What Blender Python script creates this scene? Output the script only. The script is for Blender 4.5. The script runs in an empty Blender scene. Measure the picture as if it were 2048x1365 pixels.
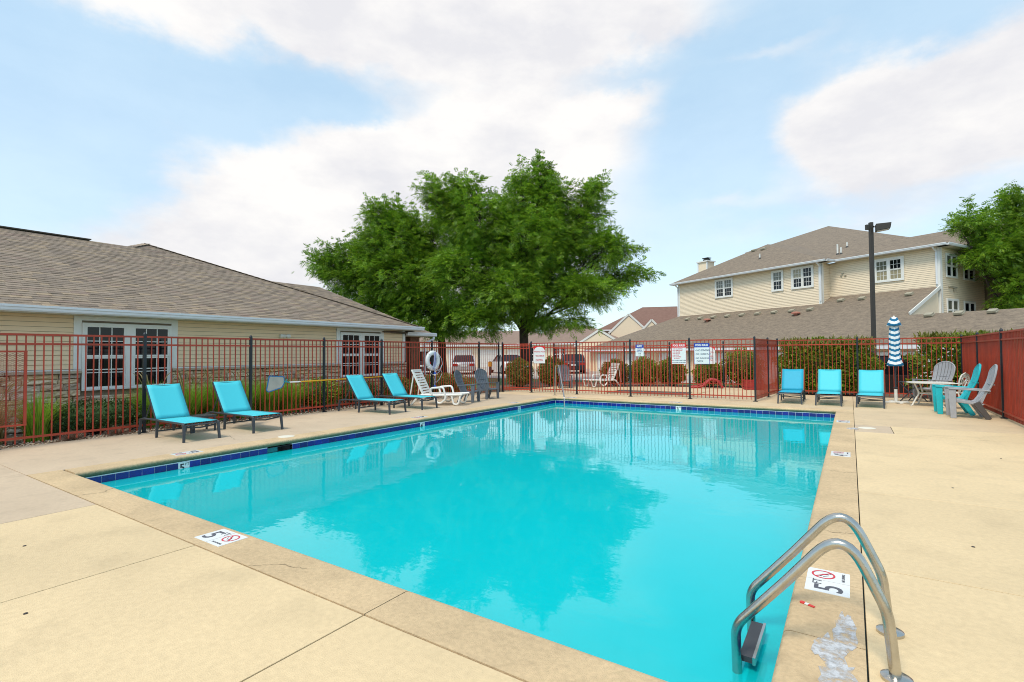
import bpy, math, random
import numpy as np
from mathutils import Vector, Matrix
random.seed(7); rng = np.random.default_rng(11)
S = bpy.context.scene; COL = S.collection; PI = math.pi; rad = math.radians

# ------------------------------------------------------------------ camera
YAW, PITCH, ROLL = .58654, .02485, -.00762
f0 = Vector((-math.sin(YAW), math.cos(YAW), 0)); r0 = Vector((math.cos(YAW), math.sin(YAW), 0)); uz = Vector((0, 0, 1))
fw = f0*math.cos(PITCH)+uz*math.sin(PITCH); up0 = uz*math.cos(PITCH)-f0*math.sin(PITCH)
rt = r0*math.cos(ROLL)+up0*math.sin(ROLL); up = up0*math.cos(ROLL)-r0*math.sin(ROLL)
cam = bpy.data.cameras.new('camera'); co = bpy.data.objects.new('camera', cam); COL.objects.link(co)
co.matrix_world = Matrix(((rt.x, up.x, -fw.x, 0), (rt.y, up.y, -fw.y, 0), (rt.z, up.z, -fw.z, 1.5), (0, 0, 0, 1)))
cam.sensor_width = 36; cam.lens = 36*1017.73/2048; cam.clip_start = .05; cam.clip_end = 2000; S.camera = co

# ------------------------------------------------------------------ world, sun, exposure
SUN_EL, SUN_AZ = rad(58), rad(186)
W = bpy.data.worlds.new('World'); S.world = W; W.use_nodes = True
nt = W.node_tree; N = nt.nodes; LK = nt.links
for n in list(N): N.remove(n)
def mth(op, a, b=None, c=None, clamp=False):
    n = N.new('ShaderNodeMath'); n.operation = op; n.use_clamp = clamp
    for i, x in enumerate((a, b, c)):
        if x is None: continue
        if isinstance(x, (int, float)): n.inputs[i].default_value = x
        else: LK.new(x, n.inputs[i])
    return n.outputs[0]
tc = N.new('ShaderNodeTexCoord')
sep = N.new('ShaderNodeSeparateXYZ'); LK.new(tc.outputs['Generated'], sep.inputs[0])
X, Y, Z = sep.outputs
# compass bearing measured from the way the camera looks, and elevation
xr = mth('ADD', mth('MULTIPLY', X, r0.x), mth('MULTIPLY', Y, r0.y))
yf = mth('ADD', mth('MULTIPLY', X, f0.x), mth('MULTIPLY', Y, f0.y))
az = mth('ARCTAN2', xr, yf); el = mth('ARCSINE', Z)
def noise(scale, detail, rough, offs=(0, 0, 0), stretch=1.0):
    mp = N.new('ShaderNodeMapping'); LK.new(tc.outputs['Generated'], mp.inputs[0])
    mp.inputs['Location'].default_value = offs; mp.inputs['Scale'].default_value = (1, 1, stretch)
    n = N.new('ShaderNodeTexNoise'); LK.new(mp.outputs[0], n.inputs['Vector'])
    n.inputs['Scale'].default_value = scale; n.inputs['Detail'].default_value = detail; n.inputs['Roughness'].default_value = rough
    return n.outputs['Fac']
n1 = noise(3.2, 7, .56, (3, 1, 2), 1.7); n2 = noise(6.5, 7, .58, (9, 4, 7), 1.7)
azd = mth('ADD', az, mth('MULTIPLY', mth('SUBTRACT', n1, .5), .26))
eld = mth('ADD', el, mth('MULTIPLY', mth('SUBTRACT', n2, .5), .15))
def blob(a0, e0, ra, re, amp):
    q = mth('ADD', mth('POWER', mth('ABSOLUTE', mth('DIVIDE', mth('SUBTRACT', azd, a0), ra)), 2.0), mth('POWER', mth('ABSOLUTE', mth('DIVIDE', mth('SUBTRACT', eld, e0), re)), 2.0))
    return mth('MULTIPLY', mth('EXPONENT', mth('MULTIPLY', q, -1)), amp)
BL = [(-.14, .36, .20, .085, 1.1), (-.36, .31, .18, .075, 1.0), (.06, .38, .17, .075, 1.0), (-.46, .22, .20, .085, .9), (-.1, .22, .32, .12, .9), (-.56, .12, .24, .08, .6), (.02, .44, .16, .05, .6),
      (-.16, .58, .34, .075, 1.25), (.12, .57, .26, .06, 1.0), (-.46, .56, .18, .055, .75), (-.64, .51, .12, .045, .6), (.20, .455, .10, .025, .55), (.48, .48, .14, .022, .35),
      (.72, .345, .13, .075, 1.3), (.60, .37, .10, .05, .9), (.84, .36, .10, .06, .8), (.86, .28, .16, .07, .6), (.44, .27, .10, .022, .25), (.60, .20, .2, .03, .3),
      (-.1, .95, .7, .2, .8), (-.70, .34, .14, .10, -.3), (-.45, .435, .22, .022, -.45), (.37, .36, .07, .10, -.4), (.64, .53, .22, .035, -.4)]
acc = mth('MULTIPLY', mth('SUBTRACT', n1, .46), 1.0)
for b in BL: acc = mth('ADD', acc, blob(*b))
mr = N.new('ShaderNodeMapRange'); mr.interpolation_type = 'SMOOTHSTEP'; LK.new(acc, mr.inputs[0])
mr.inputs[1].default_value = .12; mr.inputs[2].default_value = .80; mr.inputs[3].default_value = .30; mr.inputs[4].default_value = 1
sky = N.new('ShaderNodeTexSky'); sky.sky_type = 'NISHITA'; sky.sun_disc = False
sky.sun_elevation = SUN_EL; sky.sun_rotation = SUN_AZ; sky.air_density = 1.0; sky.dust_density = .6; sky.ozone_density = 1.5
cl = N.new('ShaderNodeMix'); cl.data_type = 'RGBA'; cmr = N.new('ShaderNodeMapRange'); LK.new(noise(4.2, 8, .6, (1, 7, 3), 2.2), cmr.inputs[0]); cmr.inputs[1].default_value = .36; cmr.inputs[2].default_value = .60; LK.new(cmr.outputs[0], cl.inputs[0])
cl.inputs[6].default_value = (4.55, 4.55, 4.75, 1); cl.inputs[7].default_value = (5.55, 5.45, 5.35, 1)
skt = N.new('ShaderNodeMix'); skt.data_type = 'RGBA'; skt.blend_type = 'MULTIPLY'; skt.inputs[0].default_value = 1
LK.new(sky.outputs[0], skt.inputs[6]); skt.inputs[7].default_value = (1.5, 1.9, 1.8, 1)
hz = N.new('ShaderNodeMapRange'); LK.new(el, hz.inputs[0]); hz.inputs[1].default_value = .03; hz.inputs[2].default_value = .50
air = N.new('ShaderNodeMix'); air.data_type = 'RGBA'; LK.new(hz.outputs[0], air.inputs[0]); air.inputs[6].default_value = (3.3, 3.9, 4.55, 1); air.inputs[7].default_value = (2.0, 3.6, 4.8, 1)
sk2 = N.new('ShaderNodeMix'); sk2.data_type = 'RGBA'; sk2.inputs[0].default_value = .68; LK.new(skt.outputs[2], sk2.inputs[6]); LK.new(air.outputs[2], sk2.inputs[7])
mx = N.new('ShaderNodeMix'); mx.data_type = 'RGBA'; LK.new(mr.outputs[0], mx.inputs[0]); LK.new(sk2.outputs[2], mx.inputs[6]); LK.new(cl.outputs[2], mx.inputs[7])
bg = N.new('ShaderNodeBackground'); LK.new(mx.outputs[2], bg.inputs[0]); bg.inputs[1].default_value = .1
wo = N.new('ShaderNodeOutputWorld'); LK.new(bg.outputs[0], wo.inputs[0])
sl = bpy.data.lights.new('sun', 'SUN'); sl.energy = 1.5; sl.angle = rad(16); sl.color = (1, .89, .74)
so = bpy.data.objects.new('sun', sl); COL.objects.link(so)
sd = Vector((math.sin(SUN_AZ)*math.cos(SUN_EL), math.cos(SUN_AZ)*math.cos(SUN_EL), math.sin(SUN_EL)))
so.rotation_euler = sd.to_track_quat('Z', 'Y').to_euler()
S.view_settings.view_transform = 'Standard'; S.view_settings.look = 'None'; S.view_settings.gamma = 1
S.view_settings.exposure = .88; S.view_settings.use_curve_mapping = False
S.cycles.pixel_filter_type = 'BLACKMAN_HARRIS'; S.cycles.filter_width = 1.0; S.cycles.max_bounces = 8; S.cycles.transparent_max_bounces = 24; S.cycles.use_denoising = True

# ------------------------------------------------------------------ materials
MATS = {}
def mat(name, col, rough=.6, metal=0., var=.12, scale=6., bump=0., bscale=60., col2=None, rnd=0., cols=None, spec=.5, emit=None, trans=0., blotch=0., bl_scale=.7):
    m = bpy.data.materials.new(name); m.use_nodes = True; t = m.node_tree; b = t.nodes['Principled BSDF']; L = t.links
    b.inputs['Roughness'].default_value = rough; b.inputs['Metallic'].default_value = metal; b.inputs['Specular IOR Level'].default_value = spec
    def nn(k): return t.nodes.new(k)
    co_ = nn('ShaderNodeTexCoord'); geo = nn('ShaderNodeNewGeometry')
    pos = geo.outputs['Position']
    def nz(sc, det=4, src=pos):
        n = nn('ShaderNodeTexNoise'); n.inputs['Scale'].default_value = sc; n.inputs['Detail'].default_value = det; L.new(src, n.inputs['Vector']); return n.outputs['Fac']
    def mixc(fac, a, b_):
        x = nn('ShaderNodeMix'); x.data_type = 'RGBA'; L.new(fac, x.inputs[0])
        for i, v in ((6, a), (7, b_)):
            if isinstance(v, tuple): x.inputs[i].default_value = (*v[:3], 1)
            else: L.new(v, x.inputs[i])
        return x.outputs[2]
    c = None
    if cols or rnd:
        oi = nn('ShaderNodeObjectInfo'); ad = nn('ShaderNodeMath'); ad.operation = 'ADD'; L.new(oi.outputs['Random'], ad.inputs[0]); L.new(geo.outputs['Random Per Island'], ad.inputs[1])
        fr = nn('ShaderNodeMath'); fr.operation = 'FRACT'; L.new(ad.outputs[0], fr.inputs[0]); R = fr.outputs[0]
        rp = nn('ShaderNodeValToRGB'); L.new(R, rp.inputs[0])
        cs = cols or [tuple(x*(1-rnd) for x in col), tuple(min(1, x*(1+rnd)) for x in col)]
        e = rp.color_ramp.elements
        while len(e) < len(cs): e.new(.5)
        for i, cc in enumerate(cs): e[i].position = i/(len(cs)-1); e[i].color = (*cc, 1)
        c = rp.outputs[0]
    else: c = tuple(col)
    if var:
        f = nz(scale, 6)
        mr = nn('ShaderNodeMapRange'); L.new(f, mr.inputs[0]); mr.inputs[1].default_value = .3; mr.inputs[2].default_value = .7
        if col2 is not None: c = mixc(mr.outputs[0], c, tuple(col2))
        else:
            g = nn('ShaderNodeMapRange'); L.new(f, g.inputs[0]); g.inputs[1].default_value = .25; g.inputs[2].default_value = .75; g.inputs[3].default_value = 1-var; g.inputs[4].default_value = 1+var
            x = nn('ShaderNodeVectorMath'); x.operation = 'SCALE'
            if isinstance(c, tuple): x.inputs[0].default_value = c[:3]
            else: L.new(c, x.inputs[0])
            L.new(g.outputs[0], x.inputs['Scale']); c = x.outputs[0]
    if blotch:
        f = nz(bl_scale, 8); g = nn('ShaderNodeMapRange'); L.new(f, g.inputs[0]); g.inputs[1].default_value = .3; g.inputs[2].default_value = .7; g.inputs[3].default_value = 1-blotch; g.inputs[4].default_value = 1+blotch*.6
        x = nn('ShaderNodeVectorMath'); x.operation = 'SCALE'
        if isinstance(c, tuple): x.inputs[0].default_value = c[:3]
        else: L.new(c, x.inputs[0])
        L.new(g.outputs[0], x.inputs['Scale']); c = x.outputs[0]
    if blotch:      # sparse darker stains
        f = nz(bl_scale*4.3, 9); g = nn('ShaderNodeMapRange'); L.new(f, g.inputs[0]); g.inputs[1].default_value = .52; g.inputs[2].default_value = .74; g.inputs[3].default_value = 1; g.inputs[4].default_value = .88
        x = nn('ShaderNodeVectorMath'); x.operation = 'SCALE'; L.new(c, x.inputs[0]); L.new(g.outputs[0], x.inputs['Scale']); c = x.outputs[0]
    if isinstance(c, tuple): b.inputs['Base Color'].default_value = (*c[:3], 1)
    else: L.new(c, b.inputs['Base Color'])
    if bump:
        bp = nn('ShaderNodeBump'); bp.inputs['Strength'].default_value = bump; bp.inputs['Distance'].default_value = .01; L.new(nz(bscale, 5), bp.inputs['Height']); L.new(bp.outputs[0], b.inputs['Normal'])
    if trans:
        tr = nn('ShaderNodeBsdfTranslucent'); ms = nn('ShaderNodeMixShader'); ms.inputs[0].default_value = trans
        if isinstance(c, tuple): tr.inputs[0].default_value = (*c[:3], 1)
        else: L.new(c, tr.inputs[0])
        L.new(b.outputs[0], ms.inputs[1]); L.new(tr.outputs[0], ms.inputs[2]); L.new(ms.outputs[0], t.nodes['Material Output'].inputs[0])
    MATS[name] = m; return m
M = MATS
mat('deck_yellow', (.70, .535, .315), .75, var=.08, scale=26, bump=.4, bscale=140, blotch=.09, bl_scale=.55, rnd=.03)
mat('deck_grey', (.56, .435, .305), .8, var=.06, scale=22, bump=.3, bscale=140, blotch=.08, bl_scale=.8, rnd=.03)
mat('deck_far', (.65, .495, .31), .78, var=.06, scale=22, bump=.3, bscale=140, blotch=.09, bl_scale=.8, rnd=.03)
mat('joint', (.10, .085, .06), .95, var=.2)
def coping_mat():
    m = mat('coping', (.62, .455, .265), .85, var=.13, scale=34, bump=.6, bscale=170, blotch=.15, bl_scale=1.6)
    t = m.node_tree; L = t.links; b = t.nodes['Principled BSDF']; src = b.inputs['Base Color'].links[0].from_socket
    # colour turns dark green down the rounded nosing, ragged upper limit
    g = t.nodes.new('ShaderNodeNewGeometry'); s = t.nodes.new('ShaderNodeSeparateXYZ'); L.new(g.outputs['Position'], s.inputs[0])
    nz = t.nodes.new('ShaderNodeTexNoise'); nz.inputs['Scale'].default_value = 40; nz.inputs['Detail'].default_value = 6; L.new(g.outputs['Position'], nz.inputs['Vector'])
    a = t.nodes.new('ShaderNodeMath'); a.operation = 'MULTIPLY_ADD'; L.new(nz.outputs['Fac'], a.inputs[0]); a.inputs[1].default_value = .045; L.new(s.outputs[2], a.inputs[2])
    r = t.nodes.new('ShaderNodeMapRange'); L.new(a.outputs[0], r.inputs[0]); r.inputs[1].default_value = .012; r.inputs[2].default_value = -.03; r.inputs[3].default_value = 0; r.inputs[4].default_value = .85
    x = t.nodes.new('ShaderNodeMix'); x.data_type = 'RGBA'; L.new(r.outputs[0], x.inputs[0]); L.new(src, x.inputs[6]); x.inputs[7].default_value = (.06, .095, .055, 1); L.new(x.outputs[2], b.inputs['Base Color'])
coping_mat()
mat('plaster', (.32, .82, .86), .7, var=.03, scale=1.2, blotch=.05, bl_scale=.8)
mat('grout', (.62, .70, .74), .8, var=.06)
mat('blue_tile', (.006, .012, .20), .18, var=.2, scale=20, rnd=.35)
mat('white_tile', (.74, .76, .76), .25, var=.03)
mat('print_black', (.03, .03, .04), .5, var=0)
mat('print_grey', (.09, .09, .11), .5, var=0)
mat('print_red', (.60, .03, .05), .5, var=0)
mat('print_blue', (.02, .06, .32), .5, var=0)
mat('print_navy', (.03, .07, .14), .5, var=0)
mat('sign_white', (.72, .76, .78), .4, var=.02)
mat('sign_red', (.68, .015, .02), .4, var=.02)
mat('sign_blue', (.015, .05, .36), .4, var=.02)
mat('steel', (.52, .50, .46), .24, 1., var=.12, scale=14, bump=.08, bscale=50)
mat('step_black', (.04, .045, .055), .5, var=.15, bump=.3, bscale=200)
mat('fence_red', (.37, .042, .017), .45, var=.18, scale=5, rnd=.12)
mat('fence_black', (.012, .015, .022), .4, var=.2)
mat('sling', (.055, .56, .66), .6, var=.06, scale=220, bump=.15, bscale=420)
mat('sling_deep', (.012, .38, .56), .6, var=.06, scale=220, bump=.15, bscale=420)
mat('frame_dark', (.045, .055, .068), .42, var=.1)
mat('white_resin', (.74, .73, .69), .45, var=.06, scale=4)
mat('grey_resin', (.10, .12, .145), .5, var=.12, scale=12, bump=.2, bscale=90)
mat('lightgrey_resin', (.35, .36, .385), .5, var=.08, scale=8, bump=.1)
mat('taupe_resin', (.075, .065, .06), .6, var=.1)
mat('teal_resin', (.012, .46, .52), .45, var=.06)
mat('teal_plastic', (.02, .30, .34), .5)
mat('cast_white', (.68, .65, .58), .5, var=.1, scale=20)
mat('yellow_pole', (.75, .40, .01), .4, var=.08)
mat('net_blue', (.02, .16, .38), .5)
mat('net_mesh', (.42, .42, .38), .8)
mat('rope_white', (.72, .72, .75), .8); mat('rope_blue', (.32, .36, .6), .8); mat('float_blue', (.02, .10, .5), .4)
mat('ring_white', (.78, .78, .78), .5, var=.04)
mat('siding', (.83, .635, .415), .6, var=.03, rnd=.015)
mat('siding_apt', (.84, .70, .52), .6, var=.03)
mat('trim_white', (.76, .76, .73), .5, var=.03)
mat('gutter_white', (.74, .76, .80), .4, var=.03)
mat('soffit', (.55, .50, .40), .7)
mat('glass_dark', (.006, .008, .011), .03, var=.3, scale=1.3, spec=.35)
mat('glass_curtain', (.13, .13, .10), .06, var=.25, scale=5, spec=.7)
mat('glass_blind', (.34, .30, .2), .1, var=.15, scale=3, spec=.6)
mat('stone', (.4, .3, .2), .9, cols=[(.62, .44, .25), (.74, .60, .42), (.52, .36, .21), (.72, .52, .27), (.44, .36, .29), (.78, .66, .49), (.58, .41, .28)], var=.22, scale=14, bump=.6, bscale=35)
mat('stone_cap', (.46, .38, .28), .9, var=.15, scale=10, bump=.5)
mat('mortar_lap_shade', (.26, .20, .14), .95)
mat('shingle', (.2, .16, .13), .92, cols=[(.175, .135, .105), (.28, .22, .165), (.225, .178, .14), (.34, .258, .175), (.205, .162, .128), (.30, .235, .18), (.235, .17, .135)], var=.14, scale=25, bump=.5, bscale=150)
mat('roof_base', (.05, .042, .035), .95)
mat('ridge_cap', (.10, .08, .065), .9)
def roof_far(name, a, b):
    m = mat(name, a, .92, var=0); t = m.node_tree; L = t.links; bs = t.nodes['Principled BSDF']
    g = t.nodes.new('ShaderNodeNewGeometry'); out = None
    for sc, st in ((3.2, 3.), (9, 4.)):
        mp = t.nodes.new('ShaderNodeMapping'); mp.inputs['Scale'].default_value = (1, 1, st); L.new(g.outputs['Position'], mp.inputs[0])
        n = t.nodes.new('ShaderNodeTexNoise'); n.inputs['Scale'].default_value = sc; n.inputs['Detail'].default_value = 7; n.inputs['Roughness'].default_value = .75; L.new(mp.outputs[0], n.inputs['Vector'])
        out = n.outputs['Fac'] if out is None else out
        if sc == 9:
            ad = t.nodes.new('ShaderNodeMath'); ad.operation = 'ADD'; L.new(out, ad.inputs[0]); L.new(n.outputs['Fac'], ad.inputs[1]); out = ad.outputs[0]
    rp = t.nodes.new('ShaderNodeMapRange'); L.new(out, rp.inputs[0]); rp.inputs[1].default_value = .72; rp.inputs[2].default_value = 1.28
    x = t.nodes.new('ShaderNodeMix'); x.data_type = 'RGBA'; L.new(rp.outputs[0], x.inputs[0]); x.inputs[6].default_value = (*a, 1); x.inputs[7].default_value = (*b, 1)
    L.new(x.outputs[2], bs.inputs['Base Color'])
roof_far('roof_apt', (.115, .09, .07), (.30, .235, .17)); roof_far('roof_red', (.15, .075, .055), (.26, .15, .115)); roof_far('roof_tan', (.2, .13, .10), (.32, .23, .18))
mat('brick_brown', (.16, .08, .045), .9, var=.4, scale=14, bump=.5)
mat('maroon', (.14, .012, .03), .6); mat('bark', (.055, .038, .028), .95, var=.35, scale=9, bump=1., bscale=30)
mat('vent_tan', (.36, .33, .25), .7); mat('vent_red', (.42, .17, .12), .7); mat('pipe_white', (.7, .7, .68), .5); mat('pipe_boot', (.03, .03, .03), .6)
mat('lamp_bronze', (.04, .034, .03), .55, var=.1); mat('lamp_lens', (.45, .43, .40), .3)
mat('leaf_tree', (.07, .16, .02), .5, cols=[(.10, .22, .014), (.21, .38, .022), (.13, .28, .022), (.33, .48, .03), (.10, .23, .018), (.24, .40, .035)], var=.42, scale=1.0, trans=.40)
mat('added_leaf_fill', (.028, .07, .012), .8, var=.5, scale=9)
mat('leaf_hedge', (.09, .18, .02), .4, cols=[(.09, .17, .014), (.18, .29, .02), (.28, .36, .03), (.12, .21, .016), (.33, .35, .035)], var=.25, scale=3, trans=.2)
mat('leaf_yellow', (.15, .17, .02), .5, cols=[(.10, .12, .015), (.19, .20, .025), (.14, .14, .02), (.24, .22, .03), (.08, .11, .015)], var=.2, scale=3, trans=.15)
mat('leaf_yew', (.03, .07, .015), .6, cols=[(.018, .05, .012), (.04, .10, .016), (.03, .075, .012), (.075, .12, .02)], var=.3, scale=5, trans=.1)
mat('grass_blade', (.14, .26, .03), .5, cols=[(.14, .30, .025), (.24, .44, .035), (.32, .50, .06), (.19, .38, .03), (.44, .50, .11)], var=.15, trans=.35)
mat('grass_tan', (.30, .24, .11), .6, cols=[(.22, .16, .07), (.36, .29, .14), (.20, .19, .06)], var=.2, trans=.2)
mat('dry_plant', (.20, .12, .08), .8, cols=[(.16, .09, .06), (.30, .2, .15), (.22, .13, .07)], var=.2)
mat('gravel', (.4, .33, .25), .85, cols=[(.50, .42, .32), (.36, .27, .18), (.58, .52, .44), (.28, .22, .17), (.44, .33, .22), (.40, .37, .33)], var=.15, scale=30)
mat('bed_soil', (.16, .10, .065), .95, var=.4, scale=12, bump=.8, bscale=30)
mat('lawn', (.07, .13, .025), .9, var=.35, scale=5, bump=.8, bscale=60)
mat('asphalt', (.22, .21, .20), .9, var=.15, scale=3, bump=.3); mat('pavement', (.44, .40, .34), .85, var=.1)
mat('patch_white', (.55, .56, .58), .7, var=.1, scale=25, bump=.8, bscale=45)
def flake():
    m = MATS['patch_white']; t = m.node_tree; L = t.links; b = t.nodes['Principled BSDF']; g = t.nodes.new('ShaderNodeNewGeometry'); n = t.nodes.new('ShaderNodeTexNoise'); n.inputs['Scale'].default_value = 16; n.inputs['Detail'].default_value = 8; n.inputs['Roughness'].default_value = .65; L.new(g.outputs['Position'], n.inputs['Vector'])
    r = t.nodes.new('ShaderNodeMapRange'); L.new(n.outputs['Fac'], r.inputs[0]); r.inputs[1].default_value = .38; r.inputs[2].default_value = .58; r.inputs[3].default_value = .10; L.new(r.outputs[0], b.inputs['Alpha'])
flake()
mat('lid_white', (.76, .72, .60), .5, var=.04); mat('trash_red', (.65, .03, .02), .4); mat('red_resin', (.36, .025, .025), .5); mat('crack', (.13, .10, .065), .95, var=.2); mat('stud', (.04, .03, .025), .6)
mat('car_silver', (.50, .51, .53), .25, .3, var=.02); mat('car_white', (.72, .72, .72), .25, var=.02); mat('car_dark', (.03, .032, .04), .2, var=.02); mat('car_bronze', (.05, .04, .038), .25, .3, var=.02)
mat('tyre', (.018, .018, .018), .9); mat('rim', (.45, .46, .48), .3, .8); mat('tail_red', (.35, .01, .01), .3); mat('bumper_yellow', (.7, .28, .01), .5)
def umbrella_mat():
    m = mat('umbrella_cloth', (.75, .78, .8), .8, var=0); t = m.node_tree; L = t.links; b = t.nodes['Principled BSDF']
    at = t.nodes.new('ShaderNodeUVMap'); sp = t.nodes.new('ShaderNodeSeparateXYZ'); L.new(at.outputs[0], sp.inputs[0])
    def m_(op, a, bb):
        n = t.nodes.new('ShaderNodeMath'); n.operation = op
        for i, x in enumerate((a, bb)):
            if isinstance(x, (int, float)): n.inputs[i].default_value = x
            else: L.new(x, n.inputs[i])
        return n.outputs[0]
    tri = m_('PINGPONG', m_('MULTIPLY', sp.outputs[0], 4.), 1.)       # zigzag round the cloth
    ph = m_('FRACT', m_('ADD', m_('MULTIPLY', sp.outputs[1], 6.9), m_('MULTIPLY', tri, .42)), 0)
    st = m_('GREATER_THAN', ph, .52)
    x = t.nodes.new('ShaderNodeMix'); x.data_type = 'RGBA'; L.new(st, x.inputs[0]); x.inputs[6].default_value = (.78, .80, .82, 1); x.inputs[7].default_value = (.008, .15, .30, 1); L.new(x.outputs[2], b.inputs['Base Color'])
umbrella_mat()
def water_mat():
    m = bpy.data.materials.new('water'); m.use_nodes = True; t = m.node_tree; L = t.links; t.nodes.clear()
    o = t.nodes.new('ShaderNodeOutputMaterial'); tr = t.nodes.new('ShaderNodeBsdfTransparent'); gl = t.nodes.new('ShaderNodeBsdfGlossy'); ms = t.nodes.new('ShaderNodeMixShader'); fr = t.nodes.new('ShaderNodeFresnel')
    tr.inputs[0].default_value = (.11, .84, .88, 1); gl.inputs['Roughness'].default_value = .02; fr.inputs['IOR'].default_value = 1.33
    gl.inputs[0].default_value = (.9, 1, 1, 1)
    g = t.nodes.new('ShaderNodeNewGeometry')
    h = None
    for sc, w, st in ((1.1, 1.0, (1, 1, 1)), (4.2, .26, (1, 1.6, 1))):
        mp = t.nodes.new('ShaderNodeMapping'); mp.inputs['Scale'].default_value = st; L.new(g.outputs['Position'], mp.inputs[0])
        n = t.nodes.new('ShaderNodeTexNoise'); n.inputs['Scale'].default_value = sc; n.inputs['Detail'].default_value = 2; L.new(mp.outputs[0], n.inputs['Vector'])
        a = t.nodes.new('ShaderNodeMath'); a.operation = 'MULTIPLY'; L.new(n.outputs['Fac'], a.inputs[0]); a.inputs[1].default_value = w
        if h is None: h = a.outputs[0]
        else:
            s = t.nodes.new('ShaderNodeMath'); s.operation = 'ADD'; L.new(h, s.inputs[0]); L.new(a.outputs[0], s.inputs[1]); h = s.outputs[0]
    bp = t.nodes.new('ShaderNodeBump'); bp.inputs['Strength'].default_value = .09; bp.inputs['Distance'].default_value = .05; L.new(h, bp.inputs['Height'])
    L.new(bp.outputs[0], gl.inputs['Normal']); L.new(bp.outputs[0], fr.inputs['Normal'])
    df = t.nodes.new('ShaderNodeBsdfDiffuse'); df.inputs[0].default_value = (.004, .64, .69, 1); mt = t.nodes.new('ShaderNodeMixShader'); mt.inputs[0].default_value = .62
    L.new(tr.outputs[0], mt.inputs[1]); L.new(df.outputs[0], mt.inputs[2])
    L.new(fr.outputs[0], ms.inputs[0]); L.new(mt.outputs[0], ms.inputs[1]); L.new(gl.outputs[0], ms.inputs[2]); L.new(ms.outputs[0], o.inputs[0]); M['water'] = m
water_mat()

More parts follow.
